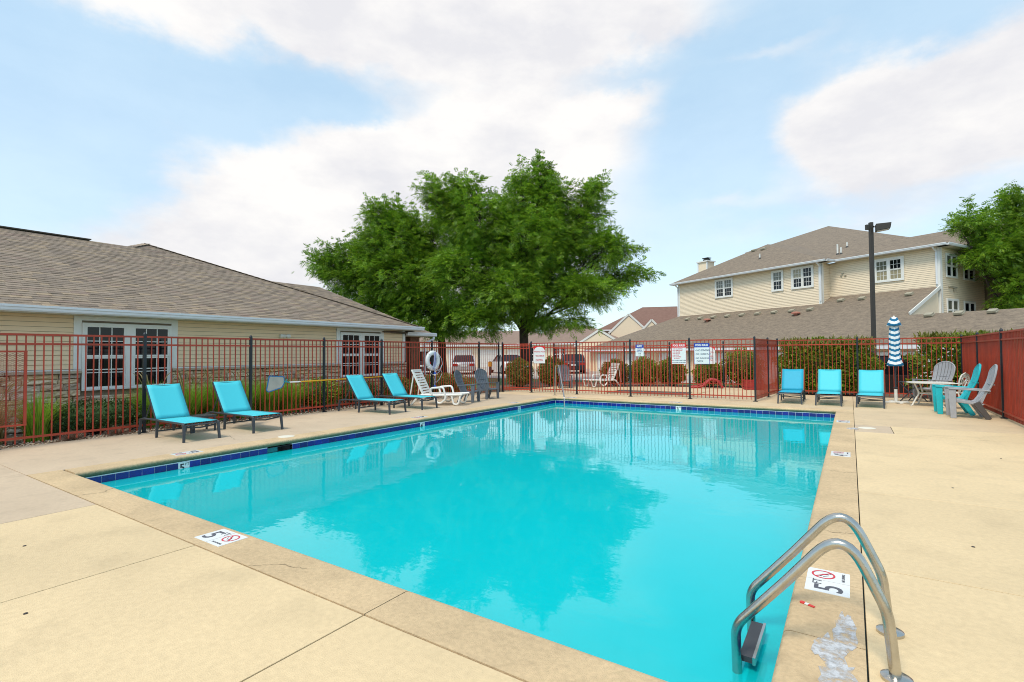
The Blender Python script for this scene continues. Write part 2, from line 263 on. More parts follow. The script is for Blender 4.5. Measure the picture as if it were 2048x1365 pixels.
# ------------------------------------------------------------------ mesh helpers
V3 = lambda *a: np.array(a, float)
def unit(a): a = np.asarray(a, float); return a/np.linalg.norm(a)
class MB:
    def __init__(s): s.v = []; s.f = []
    def add(s, vs, fs):
        k = len(s.v); s.v += [tuple(map(float, x)) for x in vs]; s.f += [tuple(i+k for i in q) for q in fs]; return s
    BF = [(0, 3, 2, 1), (4, 5, 6, 7), (0, 1, 5, 4), (1, 2, 6, 5), (2, 3, 7, 6), (3, 0, 4, 7)]
    def fbox(s, F, u0, u1, n0, n1, z0, z1):
        O, eu, en = F; O = np.asarray(O, float); ez = V3(0, 0, 1)
        if np.dot(np.cross(eu, en), ez) < 0: u0, u1 = u1, u0
        return s.add([O+eu*a+en*b+ez*c for c in (z0, z1) for a, b in ((u0, n0), (u1, n0), (u1, n1), (u0, n1))], s.BF)
    def box(s, x0, x1, y0, y1, z0, z1):
        return s.add([(a, b, c) for c in (z0, z1) for a, b in ((x0, y0), (x1, y0), (x1, y1), (x0, y1))], s.BF)
    def bar(s, a, b, w, h=None, upv=(0, 0, 1), w2=None, h2=None):
        h = h or w; w2 = w2 or w; h2 = h2 or h; a = np.asarray(a, float); b = np.asarray(b, float); d = unit(b-a)
        u_ = np.asarray(upv, float)
        if abs(d@u_) > .98: u_ = V3(1, 0, 0) if abs(d[0]) < .9 else V3(0, 1, 0)
        x = unit(np.cross(d, u_)); y = np.cross(x, d)
        return s.add([p+x*(i*ww/2)+y*(j*hh/2) for p, ww, hh in ((a, w, h), (b, w2, h2)) for i, j in ((-1, -1), (1, -1), (1, 1), (-1, 1))], [(0, 1, 2, 3), (4, 7, 6, 5), (0, 4, 5, 1), (1, 5, 6, 2), (2, 6, 7, 3), (3, 7, 4, 0)])
    def tube(s, pts, r, n=8, closed=False):
        P = [np.asarray(p, float) for p in pts]; m = len(P); k = len(s.v); prev = None; rs = r if hasattr(r, '__len__') else [r]*m
        for i in range(m):
            d = (P[(i+1) % m]-P[i-1]) if closed else (P[min(i+1, m-1)]-P[max(i-1, 0)]); d = unit(d)
            if prev is None:
                q = V3(0, 0, 1) if abs(d[2]) < .9 else V3(1, 0, 0); x = unit(np.cross(d, q))
            else: x = unit(prev-d*(prev@d))
            prev = x; y = np.cross(d, x)
            for j in range(n): a = 2*PI*j/n; s.v.append(tuple(P[i]+(x*math.cos(a)+y*math.sin(a))*rs[i]))
        for i in range(m if closed else m-1):
            i2 = (i+1) % m
            for j in range(n): s.f.append((k+i*n+j, k+i*n+(j+1) % n, k+i2*n+(j+1) % n, k+i2*n+j))
        if not closed: s.f.append(tuple(k+j for j in range(n-1, -1, -1))); s.f.append(tuple(k+(m-1)*n+j for j in range(n)))
        return s
    def prism(s, poly, vec):
        n = len(poly); p = [np.asarray(q, float) for q in poly]; v = np.asarray(vec, float)
        return s.add(p+[q+v for q in p], [tuple(range(n-1, -1, -1)), tuple(range(n, 2*n))]+[(i, (i+1) % n, n+(i+1) % n, n+i) for i in range(n)])
    def lathe(s, prof, c=(0, 0, 0), n=16):
        k = len(s.v); m = len(prof)
        for r, z in prof:
            for j in range(n): a = 2*PI*j/n; s.v.append((c[0]+r*math.cos(a), c[1]+r*math.sin(a), c[2]+z))
        for i in range(m-1):
            for j in range(n): s.f.append((k+i*n+j, k+i*n+(j+1) % n, k+(i+1)*n+(j+1) % n, k+(i+1)*n+j))
        s.f.append(tuple(k+j for j in range(n-1, -1, -1))); s.f.append(tuple(k+(m-1)*n+j for j in range(n))); return s
    def mesh(s, name, m, smooth=False):
        me = bpy.data.meshes.new(name); me.from_pydata(s.v, [], s.f); me.materials.append(M[m]); me.update()
        if smooth: me.polygons.foreach_set('use_smooth', [True]*len(me.polygons)); me.set_sharp_from_angle(angle=rad(50))
        return me
    def build(s, name, m, parent=None, smooth=False, loc=None, bevel=0):
        o = bpy.data.objects.new(name, s.mesh(name, m, smooth)); COL.objects.link(o)
        if parent: o.parent = parent
        if loc is not None: o.location = loc
        if bevel: b = o.modifiers.new('bevel', 'BEVEL'); b.width = bevel; b.segments = 2; b.limit_method = 'ANGLE'
        return o
def tag(o, label=None, cat=None, group=None, kind=None):
    if label: o['label'] = label
    if cat: o['category'] = cat
    if group: o['group'] = group
    if kind: o['kind'] = kind
    return o
def thing(name, label, cat, loc=(0, 0, 0), rz=0., group=None):
    o = bpy.data.objects.new(name, None); COL.objects.link(o); o.location = loc; o.rotation_euler = (0, 0, rz); o.empty_display_size = .1
    return tag(o, label, cat, group)
def inst(name, me, parent, loc=(0, 0, 0), rot=(0, 0, 0), scale=(1, 1, 1)):
    o = bpy.data.objects.new(name, me); COL.objects.link(o); o.parent = parent; o.location = loc; o.rotation_euler = rot; o.scale = scale; return o
def dup(root, loc, rz, label, group=None):
    r = root.copy(); COL.objects.link(r); r.location = loc; r.rotation_euler = (0, 0, rz); r['label'] = label
    if group: r['group'] = group
    for ch in list(root.children):
        c = ch.copy(); COL.objects.link(c); c.parent = r
        for g in list(ch.children): d = g.copy(); COL.objects.link(d); d.parent = c
    return r
def text(body, size, m, parent, loc, rot, name='lettering', align='CENTER', sx=1., bold=0.):
    c = bpy.data.curves.new(name, 'FONT'); c.body = body; c.size = size; c.align_x = align; c.align_y = 'CENTER'; c.extrude = .0008; c.offset = bold; c.materials.append(M[m]); c.resolution_u = 3
    o = bpy.data.objects.new('text_source', c); COL.objects.link(o); o.parent = parent; o.location = loc; o.rotation_euler = rot; o.scale = (sx, 1, 1); TEXTS.append(o); return o
TEXTS = []
def finish_text():
    bpy.context.view_layer.update(); dg = bpy.context.evaluated_depsgraph_get()
    for o in TEXTS:
        me = bpy.data.meshes.new_from_object(o.evaluated_get(dg)); n = bpy.data.objects.new('lettering', me); COL.objects.link(n)
        n.parent = o.parent; n.location = o.location; n.rotation_euler = o.rotation_euler; n.scale = o.scale
    for o in TEXTS: c = o.data; bpy.data.objects.remove(o); bpy.data.curves.remove(c)
def np_mesh(name, verts, quads, m, parent=None, kind=None):
    me = bpy.data.meshes.new(name); nv, nq, k = len(verts), len(quads), quads.shape[1]
    me.vertices.add(nv); me.vertices.foreach_set('co', verts.astype(np.float32).ravel())
    me.loops.add(nq*k); me.loops.foreach_set('vertex_index', quads.astype(np.int32).ravel())
    me.polygons.add(nq); me.polygons.foreach_set('loop_start', np.arange(0, nq*k, k, dtype=np.int32)); me.polygons.foreach_set('loop_total', np.full(nq, k, np.int32))
    me.materials.append(M[m]); me.update(calc_edges=True)
    o = bpy.data.objects.new(name, me); COL.objects.link(o)
    if parent: o.parent = parent
    if kind: o['kind'] = kind
    return o
def leaf_quads(c, d, ln, wd):
    """rhombic leaves: base c, direction d, length ln, width wd"""
    n = len(c); r = rng.normal(size=(n, 3)); s = np.cross(d, r); s /= np.linalg.norm(s, axis=1)[:, None]+1e-9
    ln = np.broadcast_to(ln, n)[:, None]; wd = np.broadcast_to(wd, n)[:, None]
    v = np.stack([c, c+d*ln*.5+s*wd*.5, c+d*ln, c+d*ln*.5-s*wd*.5], 1).reshape(-1, 3)
    return v, np.arange(n*4).reshape(n, 4)
def rdir(n):
    a = rng.normal(size=(n, 3)); return a/np.linalg.norm(a, axis=1)[:, None]

# ------------------------------------------------------------------ ground, pool, deck
XL, XR, Y0, Y1 = -8.38, -.338, 2.375, 15.27           # inner edges of the coping
CO, CR, CN, CF = -8.765, .037, 2.0, 15.66             # outer edges
g = MB(); R_ = 400
for x0, x1, y0, y1 in ((-R_, R_, -R_, -8.0), (-R_, -14.15, -8.0, 40), (4.5, R_, -8.0, 40), (-R_, R_, 40, R_)): g.add([(x0, y0, -.45), (x1, y0, -.45), (x1, y1, -.45), (x0, y1, -.45)], [(0, 1, 2, 3)])
g.add([(-14.3, 24, -.45), (4.6, 24, -.45), (4.6, 40, -.45), (-14.3, 40, -.45)], [(0, 1, 2, 3)])
tag(g.build('ground', 'lawn'), kind='structure')
t = MB().box(-70, -3.2, 24.6, 26.2, -.44, -.06); tag(t.build('lawn', 'lawn'), kind='structure')
t = MB().box(-70, -14.3, 17.2, 24.6, -.44, -.06); t.build('lawn_strip', 'lawn')['kind'] = 'structure'
t = MB().box(-70, -3.2, 26.2, 60, -.43, -.03); tag(t.build('parking_lot', 'pavement'), kind='structure')
t = MB().add([(-3.1, 22.7, -.44), (60, 22.7, -.44), (60, 40, -.44), (-3.1, 40, -.44)], [(0, 1, 2, 3)]); tag(t.build('driveway', 'pavement'), kind='structure')
t = MB().box(-14.2, -11.66, -8, 16.0, -.44, -.035); tag(t.build('planting_bed', 'bed_soil'), kind='structure')
t = MB().box(-2.25, 4.55, 20.32, 22.65, -.44, -.03).box(2.86, 4.55, -8, 20.3, -.44, -.035); tag(t.build('hedge_bed', 'bed_soil'), kind='structure')
t = MB().prism([(-14.25, 17.25, -.43), (-11.3, 20.45, -.43), (-8.34, 21.55, -.43), (-6.7, 22.57, -.43), (-4.6, 23.06, -.43), (-2.3, 23.06, -.43), (-3.0, 24.55, -.43), (-14.25, 24.55, -.43)], (0, 0, .39)); tag(t.build('shrub_bed', 'bed_soil'), kind='structure')

deck = MB()   # dark joint filler seen between the slabs
for b in ((-11.655, CO-.004, -8, 17.15), (CR+.004, 2.85, -8, 20.3), (CO, CR, -8, CN-.004), (CO, CR, CF+.004, 17.1)): deck.box(b[0], b[1], b[2], b[3], -.44, -.014)
deck.prism([(-11.6, 17.2, -.44), (-2.25, 17.2, -.44), (-2.25, 23.0, -.44), (-4.6, 23.0, -.44), (-6.7, 22.5, -.44), (-8.34, 21.5, -.44), (-11.3, 20.4, -.44)], (0, 0, .426))
deck = tag(deck.build('pool_deck', 'joint'), kind='structure')
def slab(x0, x1, y0, y1, m, g_=.005):
    MB().box(x0+g_, x1-g_, y0+g_, y1-g_, -.10, 0).build('slab', m, deck, bevel=.004)
xs = [-11.655, -8.9, -6.42, -4.362, -2.368, -.33, CR]
for i in range(6):
    for y0, y1 in ((-8, -5), (-5, -2), (-2, -.05), (-.05, CN)):
        slab(xs[i], xs[i+1], y0, y1, 'deck_yellow' if i > 1 else 'deck_grey')
ys = [-8, -3, -.05, 2.06, 4.33, 6.6, 8.92, 11.5, 12.56, 15.66]
for i in range(9):
    x0, x1 = CR, 2.85; m = 'deck_yellow' if i < 8 else 'deck_far'
    if i == 7: slab(CR, .63, 11.5, 12.56, 'deck_grey'); x0 = .63
    slab(x0, x1, ys[i], ys[i+1], m)
for y0, y1 in ((CN, 5.95), (5.95, 10.3), (10.3, 15.66)): slab(-11.655, CO, y0, y1, 'deck_grey', .003)
for x0, x1 in ((-11.655, CO), (CO, -4.36), (-4.36, CR)): slab(x0, x1, CF, 17.1, 'deck_far', .003)
slab(CR, 2.85, CF, 20.3, 'deck_far'); slab(-2.2, CR, 17.1, 20.3, 'deck_far', .003)
# wading pool area behind the inner fence, with the pool's hole
WX0, WX1, WY0, WY1 = -7.75, -4.9, 17.95, 19.6
for p in ([(-11.5, 17.1), (WX0-.35, 17.1), (WX0-.35, 21.6), (-8.35, 21.45), (-11.2, 20.3)], [(WX1+.35, 17.1), (-2.2, 17.1), (-2.2, 22.95), (-4.5, 22.95), (WX1+.35, 22.8)],
          [(WX0-.345, WY1+.35), (WX1+.345, WY1+.35), (WX1+.345, 22.75), (-6.7, 22.45), (WX0-.345, 21.75)], [(WX0-.345, 17.1), (WX1+.345, 17.1), (WX1+.345, WY0-.35), (WX0-.345, WY0-.35)]):
    MB().prism([(x, y, -.10) for x, y in p], (0, 0, .10)).build('slab', 'deck_far', deck)

# coping with a rounded nosing towards the water
def coping(name_runs):
    for a, b, inward in name_runs:
        a = V3(*a, 0); b = V3(*b, 0); d = unit(b-a); i_ = V3(*inward, 0); w = .372
        prof = [(-w, 0), (-.045, 0), (-.02, -.006), (-.005, -.02), (0, -.042), (-.005, -.066), (-.02, -.082), (-.045, -.088), (-w, -.1)]
        m = MB(); n = len(prof); segs = max(1, int(np.linalg.norm(b-a)/1.0)); k = 0
        for q in range(segs+1):
            p = a+(b-a)*q/segs
            for o, z in prof: m.v.append(tuple(p+i_*o+V3(0, 0, z+.003)))
        for q in range(segs):
            for j in range(n): m.f.append((q*n+j, q*n+(j+1) % n, (q+1)*n+(j+1) % n, (q+1)*n+j))
        m.f.append(tuple(range(n-1, -1, -1))); m.f.append(tuple(segs*n+j for j in range(n)))
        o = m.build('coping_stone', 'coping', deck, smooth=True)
G_ = .004
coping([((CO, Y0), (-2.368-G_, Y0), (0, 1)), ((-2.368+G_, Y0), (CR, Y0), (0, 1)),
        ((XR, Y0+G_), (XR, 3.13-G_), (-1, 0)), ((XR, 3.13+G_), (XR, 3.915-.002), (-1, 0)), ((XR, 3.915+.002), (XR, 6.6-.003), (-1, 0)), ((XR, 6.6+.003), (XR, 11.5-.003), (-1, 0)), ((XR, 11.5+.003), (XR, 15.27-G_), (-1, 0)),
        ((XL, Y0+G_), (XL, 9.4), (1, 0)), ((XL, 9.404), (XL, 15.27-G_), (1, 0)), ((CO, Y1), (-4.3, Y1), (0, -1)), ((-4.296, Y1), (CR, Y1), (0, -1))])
# basin
bx0, bx1, by0, by1 = XL-.03, XR+.03, Y0-.03, Y1+.03
def ring_wall(x0, x1, y0, y1, z0, z1, skip=None):
    m = MB()
    for a, b in (((x0, y0), (x0, y1)), ((x0, y1), (x1, y1)), ((x1, y1), (x1, y0)), ((x1, y0), (x0, y0))):
        m.add([(*a, z0), (*b, z0), (*b, z1), (*a, z1)], [(0, 1, 2, 3)])
    return m
m = ring_wall(bx0, bx1, by0, by1, -1.5, -.27); m.add([(bx0, by0, -1.5), (bx1, by0, -1.5), (bx1, by1, -1.0), (bx0, by1, -1.0)], [(0, 1, 2, 3)])
basin = tag(m.build('pool_basin', 'plaster'), kind='structure')
for k, (r_, zt) in enumerate(((2.3, -.95), (1.75, -.72), (1.2, -.48))):   # entry steps in the far corner
    p = [(bx0+.004, by1-.004, -1.3)]+[(bx0+.004+r_*math.cos(a), by1-.004-r_*math.sin(a), -1.3) for a in np.linspace(0, PI/2, 14)]
    MB().prism(p, (0, 0, zt+1.3)).build('pool_step', 'plaster', basin)
P_ = .1555; gy0 = by0+.09; gx0 = bx0+.1
snap = lambda v, o: o+round((v-o)/P_)*P_
skim0 = snap(5.05, gy0)-P_/2; skim1 = skim0+3*P_
m = MB()
for x0, x1, y0, y1 in ((bx0-.05, bx0+.006, by0, skim0), (bx0-.05, bx0+.006, skim1, by1), (bx1-.006, bx1+.05, by0, by1), (bx0, bx1, by1-.006, by1+.05), (bx0, bx1, by0-.05, by0+.006)): m.box(x0, x1, y0, y1, -.2705, -.086)
m.build('tile_grout', 'grout', basin)
def tilemesh(w, mm): return MB().box(-w/2, w/2, 0, .006, -.076, .076).mesh('tile', mm)
tb = tilemesh(.149, 'blue_tile')
mk = {'L': [(3.62, '5', 'FT'), (8.76, '4', 'FT'), (12.95, '3', 'FT')], 'F': [(-4.27, '3', 'FT')]}
mk = {'L': [(snap(a, gy0), b, c) for a, b, c in mk['L']], 'F': [(snap(a, gx0), b, c) for a, b, c in mk['F']]}
yy = by0+.09
def depth_tile(o, txt, pos, rz):
    q = MB().box(-.078, .078, 0, .0075, -.077, .077).build('depth_tile', 'white_tile', basin); q.location = pos; q.rotation_euler = (0, 0, rz)
    text(txt[0], .15, 'print_black', q, (.025, .009, .0), (PI/2, 0, PI), bold=.003); text(txt[1], .055, 'print_black', q, (-.045, .009, .045), (PI/2, 0, PI))
while yy < by1-.05:
    if not (skim0 < yy < skim1) and not any(abs(yy-a[0]) < .05 for a in mk['L']):
        inst('tile', tb, basin, (bx0+.006, yy, -.176), (0, 0, -PI/2))
    yy += P_
for y_, a, b in mk['L']: depth_tile(0, (a, b), (bx0+.006, y_, -.176), -PI/2)
xx = bx0+.1
while xx < bx1-.05:
    if not any(abs(xx-a[0]) < .05 for a in mk['F']): inst('tile', tb, basin, (xx, by1-.006, -.176), (0, 0, PI))
    xx += P_
for x_, a, b in mk['F']: depth_tile(0, (a, b), (x_, by1-.006, -.176), PI)
yy = by0+.09
while yy < by1-.05: inst('tile', tb, basin, (bx1-.006, yy, -.176), (0, 0, PI/2)); yy += P_
# skimmer mouth
m = MB().box(bx0-.35, bx0-.34, skim0, skim1, -.27, -.1).box(bx0-.34, bx0+.004, skim0-.01, skim0, -.27, -.1).box(bx0-.34, bx0+.004, skim1, skim1+.01, -.27, -.1).box(bx0-.34, bx0+.004, skim0, skim1, -.105, -.1)
m.build('skimmer_mouth', 'step_black', basin); MB().box(bx0-.12, bx0-.1, skim0+.02, skim0+.25, -.2, -.12).build('skimmer_weir', 'teal_plastic', basin)
# wading pool
m = ring_wall(WX0, WX1, WY0, WY1, -.4, -.004); m.add([(WX0, WY0, -.4), (WX1, WY0, -.4), (WX1, WY1, -.4), (WX0, WY1, -.4)], [(0, 1, 2, 3)])
wb = tag(m.build('wading_basin', 'plaster'), kind='structure')
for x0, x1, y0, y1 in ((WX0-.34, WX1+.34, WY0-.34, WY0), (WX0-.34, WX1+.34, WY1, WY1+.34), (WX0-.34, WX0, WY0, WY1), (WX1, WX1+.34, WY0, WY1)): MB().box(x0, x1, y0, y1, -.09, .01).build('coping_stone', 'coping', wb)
xx = WX0+.09
while xx < WX1: inst('tile', tb, wb, (xx, WY1-.0005, -.085), (0, 0, PI)); xx += P_
yy = WY0+.09
while yy < WY1: inst('tile', tb, wb, (WX0+.0005, yy, -.085), (0, 0, -PI/2)); yy += P_
t = MB().add([(WX0, WY0, -.12), (WX1, WY0, -.12), (WX1, WY1, -.12), (WX0, WY1, -.12)], [(0, 1, 2, 3)]); tag(t.build('wading_water', 'water'), kind='structure')
t = MB().add([(bx0+.002, by0+.002, -.187), (bx1-.002, by0+.002, -.187), (bx1-.002, by1-.002, -.187), (bx0+.002, by1-.002, -.187)], [(0, 1, 2, 3)]); tag(t.build('pool_water', 'water'), kind='structure')

# painted depth marker tiles set in the coping
def marker(x, y, rz, ft, label):
    th = thing('depth_marker', label, 'depth marker', (x, y, .003), rz, 'depth markers on the coping')
    a = MB().box(-.193, -.003, -.12, .12, 0, .003).build('number_tile', 'white_tile', th); b = MB().box(.003, .193, -.12, .12, 0, .003).build('symbol_tile', 'white_tile', th)
    text(ft, .22, 'print_grey', a, (-.115, -.015, .004), (0, 0, 0), bold=.002); text('FT', .075, 'print_grey', a, (-.035, .055, .004), (0, 0, 0))
    r = MB(); n = 28; c = (.098, .028)
    for k in range(n): a_ = 2*PI*k/n; r.v += [(c[0]+.068*math.cos(a_), c[1]+.068*math.sin(a_), .0045), (c[0]+.056*math.cos(a_), c[1]+.056*math.sin(a_), .0045)]
    for k in range(n): r.f.append((2*k, (2*k+2) % (2*n), (2*k+3) % (2*n), 2*k+1))
    r.bar((c[0]-.042, c[1]+.042, .0046), (c[0]+.042, c[1]-.042, .0046), .010, .0006); r.build('prohibition_ring', 'print_red', b)
    q = MB().bar((c[0]-.03, c[1]+.02, .004), (c[0]+.01, c[1]-.002, .004), .012, .0006).bar((c[0]+.01, c[1]-.002, .004), (c[0]+.03, c[1]-.03, .004), .007, .0006).bar((c[0]+.0, c[1], .004), (c[0]+.012, c[1]-.03, .004), .005, .0006).bar((c[0]-.035, c[1]+.0, .004), (c[0]-.005, c[1]-.03, .004), .004, .0006).lathe([(.009, 0), (.009, .0006)], (c[0]+.034, c[1]-.038, .0037), 10)
    q.build('diver_symbol', 'print_black', b); text('NO DIVING', .026, 'print_grey', b, (.098, -.085, .004), (0, 0, 0))
marker(-4.35, 2.192, 0, '5', 'white 5 FT and no diving tiles on the near coping beside the deck joint')
marker(-.152, 3.915, PI/2, '5', 'white 5 FT and no diving tiles in the right coping under the ladder rails')
marker(-.148, 8.84, PI/2, '4', 'white depth tiles in the right coping halfway up the pool')
marker(-.157, 12.95, PI/2, '3', 'white depth tiles in the right coping near the far pool corner')
marker(-8.585, 3.80, -PI/2, '5', 'white 5 FT and no diving tiles on the left coping below the first lounger')
marker(-8.585, 8.9, -PI/2, '4', 'white depth tiles on the left coping in front of the third lounger')
marker(-8.585, 13.0, -PI/2, '3', 'white depth tiles on the left coping in front of the dark grey chairs')
marker(-4.4, 15.48, PI, '3', 'white depth tiles on the far coping below the pool rules signs')
marker(-7.9, 15.48, PI, '3', 'white depth tiles on the far coping beside the entry handrail')
def lid(x, y, label):
    th = thing('skimmer_cover', label, 'skimmer cover', (x, y, .001), 0, 'skimmer lids in the deck')
    MB().lathe([(.145, 0), (.145, .006), (.12, .010), (.0, .011)], n=28).build('disc', 'lid_white', th, smooth=True)
lid(-8.70, 5.54, 'round cream skimmer lid in the left coping above the dark skimmer opening'); lid(.235, 12.07, 'round cream skimmer lid set in the square patch right of the pool')
# cracked white repair patch
m = MB(); rr = random.Random(3)
def patch(cx, cy, rx, ry, z):
    n = 26; p = [(cx+rx*(.6+.5*rr.random())*math.cos(2*PI*k/n), cy+ry*(.6+.5*rr.random())*math.sin(2*PI*k/n), 0) for k in range(n)]; m.prism(p, (0, 0, z))
patch(-.05, 3.26, .06, .27, .0055); patch(-.12, 3.03, .075, .17, .0062); patch(-.08, 2.78, .085, .26, .0050)
t = m.build('repair_patch', 'patch_white'); tag(t, 'cracked white filler patch on the coping beside the ladder', 'repair patch')
m = MB(); patch(.0, 11.86, .10, .17, .0055); tag(m.build('repair_patch', 'patch_white'), 'small white filler patch on the coping beside the far skimmer lid', 'repair patch')
th = thing('plastic_tag', 'small red and white plastic wrapper lying on the right coping', 'litter', (-.25, 3.5, .004), rad(-25))
MB().lathe([(.014, 0), (.014, .006)], (-.02, 0, 0), 10).bar((-.01, 0, .003), (.05, 0, .003), .018, .004).build('wrapper', 'trash_red', th); MB().bar((-.004, 0, .0035), (.016, 0, .0035), .019, .005).build('white_band', 'sign_white', th)
sm = MB().lathe([(.012, 0), (.010, .004)], n=10).mesh('stud', 'stud')
for x, y in ((-5.5, 1.25), (-4.05, .93), (-2.6, 0.4), (.75, 5.2), (1.1, 3.85), (1.7, 9.6), (.9, 7.3), (-5.0, -.4)): inst('stud', sm, deck, (x, y, .0005))

def crack(pts, w=.0035, sub_=9):
    rr2 = random.Random(len(pts)+int(pts[0][0]*100)); m = MB(); P = []
    for a, b in zip(pts[:-1], pts[1:]):
        for k in range(sub_): t_ = k/sub_; P.append((a[0]+(b[0]-a[0])*t_+rr2.uniform(-.012, .012), a[1]+(b[1]-a[1])*t_+rr2.uniform(-.012, .012)))
    P.append(pts[-1]); n = len(P); vs = []
    for i, p in enumerate(P):
        q = P[min(i+1, n-1)]; o = P[max(i-1, 0)]; d = unit(V3(q[0]-o[0], q[1]-o[1], 0)); ww = w*rr2.uniform(.3, 1); vs += [(p[0]-d[1]*ww, p[1]+d[0]*ww, .0042), (p[0]+d[1]*ww, p[1]-d[0]*ww, .0042)]
    m.add(vs, [(2*i, 2*i+1, 2*i+3, 2*i+2) for i in range(n-1)]); m.build('crack', 'crack', deck)
crack([(-9.75, 5.05), (-9.2, 4.86), (-8.80, 5.2)]); crack([(-9.25, 5.95), (-8.78, 6.25), (-8.45, 6.2)]); crack([(.64, 11.6), (1.5, 11.35), (2.8, 11.5)], .003); crack([(-.33, 7.6), (-.1, 7.52), (.03, 7.6)]); crack([(-.36, 5.1), (-.15, 5.0), (.03, 5.06)]); crack([(-7.0, 2.0), (-6.9, 2.2), (-7.05, 2.37)]); crack([(-3.6, 2.0), (-3.45, 2.14), (-3.2, 2.2)], .0025)

# ------------------------------------------------------------------ ladder and handrail
def fillet(pts, r, k=7):
    out = [np.asarray(pts[0], float)]
    for i in range(1, len(pts)-1):
        a, b, c = (np.asarray(q, float) for q in pts[i-1:i+2]); d1 = unit(a-b); d2 = unit(c-b); rr_ = r[i-1] if hasattr(r, '__len__') else r
        ang = math.acos(max(-1, min(1, d1@d2))); tl = min(rr_/math.tan(ang/2), .49*np.linalg.norm(a-b), .49*np.linalg.norm(c-b))
        p1 = b+d1*tl; p2 = b+d2*tl
        for q in range(k+1): s = q/k; out.append(p1*(1-s)**2+b*2*s*(1-s)+p2*s*s)
    out.append(np.asarray(pts[-1], float)); return out
lad = thing('pool_ladder', 'stainless steel pool ladder with two looped handrails at the near right corner', 'ladder', (0, 0, 0))
for y in (2.924, 3.39):
    p = fillet([(.148, y, -.05), (.118, y, .30), (-.045, y, .655), (-.30, y, .335), (-.535, y, .055), (-.52, y, -.95)], [.3, .22, 2.0, .16], 9)
    MB().tube(p, .0245, 14).build('handrail', 'steel', lad, smooth=True)
    MB().lathe([(.062, 0), (.062, .014), (.045, .022), (.0, .023)], (.146, y, .001), 24).build('escutcheon', 'steel', lad, smooth=True)
    MB().bar((-.56, y-.03, -.28), (-.56, y+.03, -.28), .03).build('tread_bolt', 'step_black', lad)
for z in (-.11, -.34, -.60):
    MB().box(-.525, -.462, 2.955, 3.36, z-.03, z).build('tread', 'step_black', lad); MB().box(-.461, -.447, 2.95, 3.365, z-.035, z+.004).build('tread_edge', 'steel', lad)
hr = thing('entry_handrail', 'bent stainless handrail running down into the far pool corner', 'handrail', (0, 0, 0))
p = fillet([(-8.84, 16.04, 0), (-8.80, 16.04, 1.06), (-8.57, 15.85, 1.08), (-7.62, 14.45, .08), (-7.57, 14.37, -.9)], [.08, .1, .2])
MB().tube(p, .024, 10).build('rail', 'steel', hr, smooth=True); MB().lathe([(.07, 0), (.07, .012), (0, .016)], (-8.84, 16.04, .001), 16).build('escutcheon', 'steel', hr)

# ------------------------------------------------------------------ fences
HF = 1.905
def post_mesh(h=HF+.045): return (MB().box(-.026, .026, -.026, .026, 0, h-.03), MB().lathe([(.034, h-.03), (.034, h-.015), (.028, h), (.016, h+.022), (0, h+.028)], n=12), MB().box(-.06, .06, -.06, .06, .0005, .012).box(.038, .05, -.008, .008, .012, .03).box(-.05, -.038, -.008, .008, .012, .03))
pm = post_mesh(); PM = [pm[0].mesh('post', 'fence_black'), pm[1].mesh('post_cap', 'fence_black', True), pm[2].mesh('base_plate', 'fence_black')]
pick = MB().box(-.009, .009, -.009, .009, .05, HF-.03).mesh('picket', 'fence_red'); pick_short = MB().box(-.009, .009, -.009, .009, .05, 1.72).mesh('picket', 'fence_red')
def fence(label, pts, posts=True, sp=.1139, short=False, z=0., name='metal_fence', rails=(HF, 1.745, .165), skip_first=False):
    th = thing(name, label, 'fence', (0, 0, z)); pk = pick_short if short else pick
    for i in range(len(pts)-1):
        a = V3(*pts[i], 0); b = V3(*pts[i+1], 0); L = np.linalg.norm(b-a); d = (b-a)/L; rz = math.atan2(d[1], d[0])
        for zt in rails:
            rr_ = MB().fbox((a, d, V3(-d[1], d[0], 0)), .027, L-.027, -.019, .019, zt-.036, zt).build('rail', 'fence_red', th)
        n = max(1, round((L-.05)/sp)); st = L/n
        for k in range(1, n): p = a+d*st*k; inst('picket', pk, th, p, (0, 0, rz), (1, 1, 1))
    for i, q in enumerate(pts):
        if posts and not (skip_first and i == 0):
            o = inst('post', PM[0], th, (*q, 0)); inst('post_cap', PM[1], o); inst('base_plate', PM[2], o)
    return th
fl = fence('long red picket fence with black posts along the clubhouse side of the pool', [(-11.62, -1.85), (-11.62, .2), (-11.62, 2.27), (-11.62, 4.36), (-11.62, 6.50), (-11.61, 8.47), (-11.60, 10.45), (-11.60, 12.63), (-11.59, 15.2), (-11.55, 16.42)])
# framed mesh panel fixed on that fence
mp = thing('mesh_panel', 'red framed expanded metal panel fixed on the left fence', 'mesh panel', (-11.59, 0, 0))
for a, b in (((0, 1.0, 1.6), (0, 2.63, 1.6)), ((0, 1.0, .37), (0, 2.63, .37)), ((0, 2.61, .37), (0, 2.61, 1.6)), ((0, 1.02, .37), (0, 1.02, 1.6))): MB().bar(a, b, .04, .03).build('panel_frame', 'fence_red', mp)
m = MB(); st = .034
for s_ in (-1, 1):
    c = -3.0
    while c < 3.2:     # wires at +-30 degrees clipped to the panel
        y0, y1 = 1.04, 2.59; sl_ = .55*s_; z0 = .4+ (c)+sl_*(y0-1.8); z1 = .4+c+sl_*(y1-1.8)
        lo, hi = .39, 1.58
        ts = sorted(((lo-z0)/(z1-z0), (hi-z0)/(z1-z0))); t0, t1 = max(0, ts[0]), min(1, ts[1])
        if t1 > t0+.01: m.bar((.004*s_, y0+(y1-y0)*t0, z0+(z1-z0)*t0), (.004*s_, y0+(y1-y0)*t1, z0+(z1-z0)*t1), .0035)
        c += st
tag(m.build('wire_mesh', 'fence_red', mp), kind='stuff')
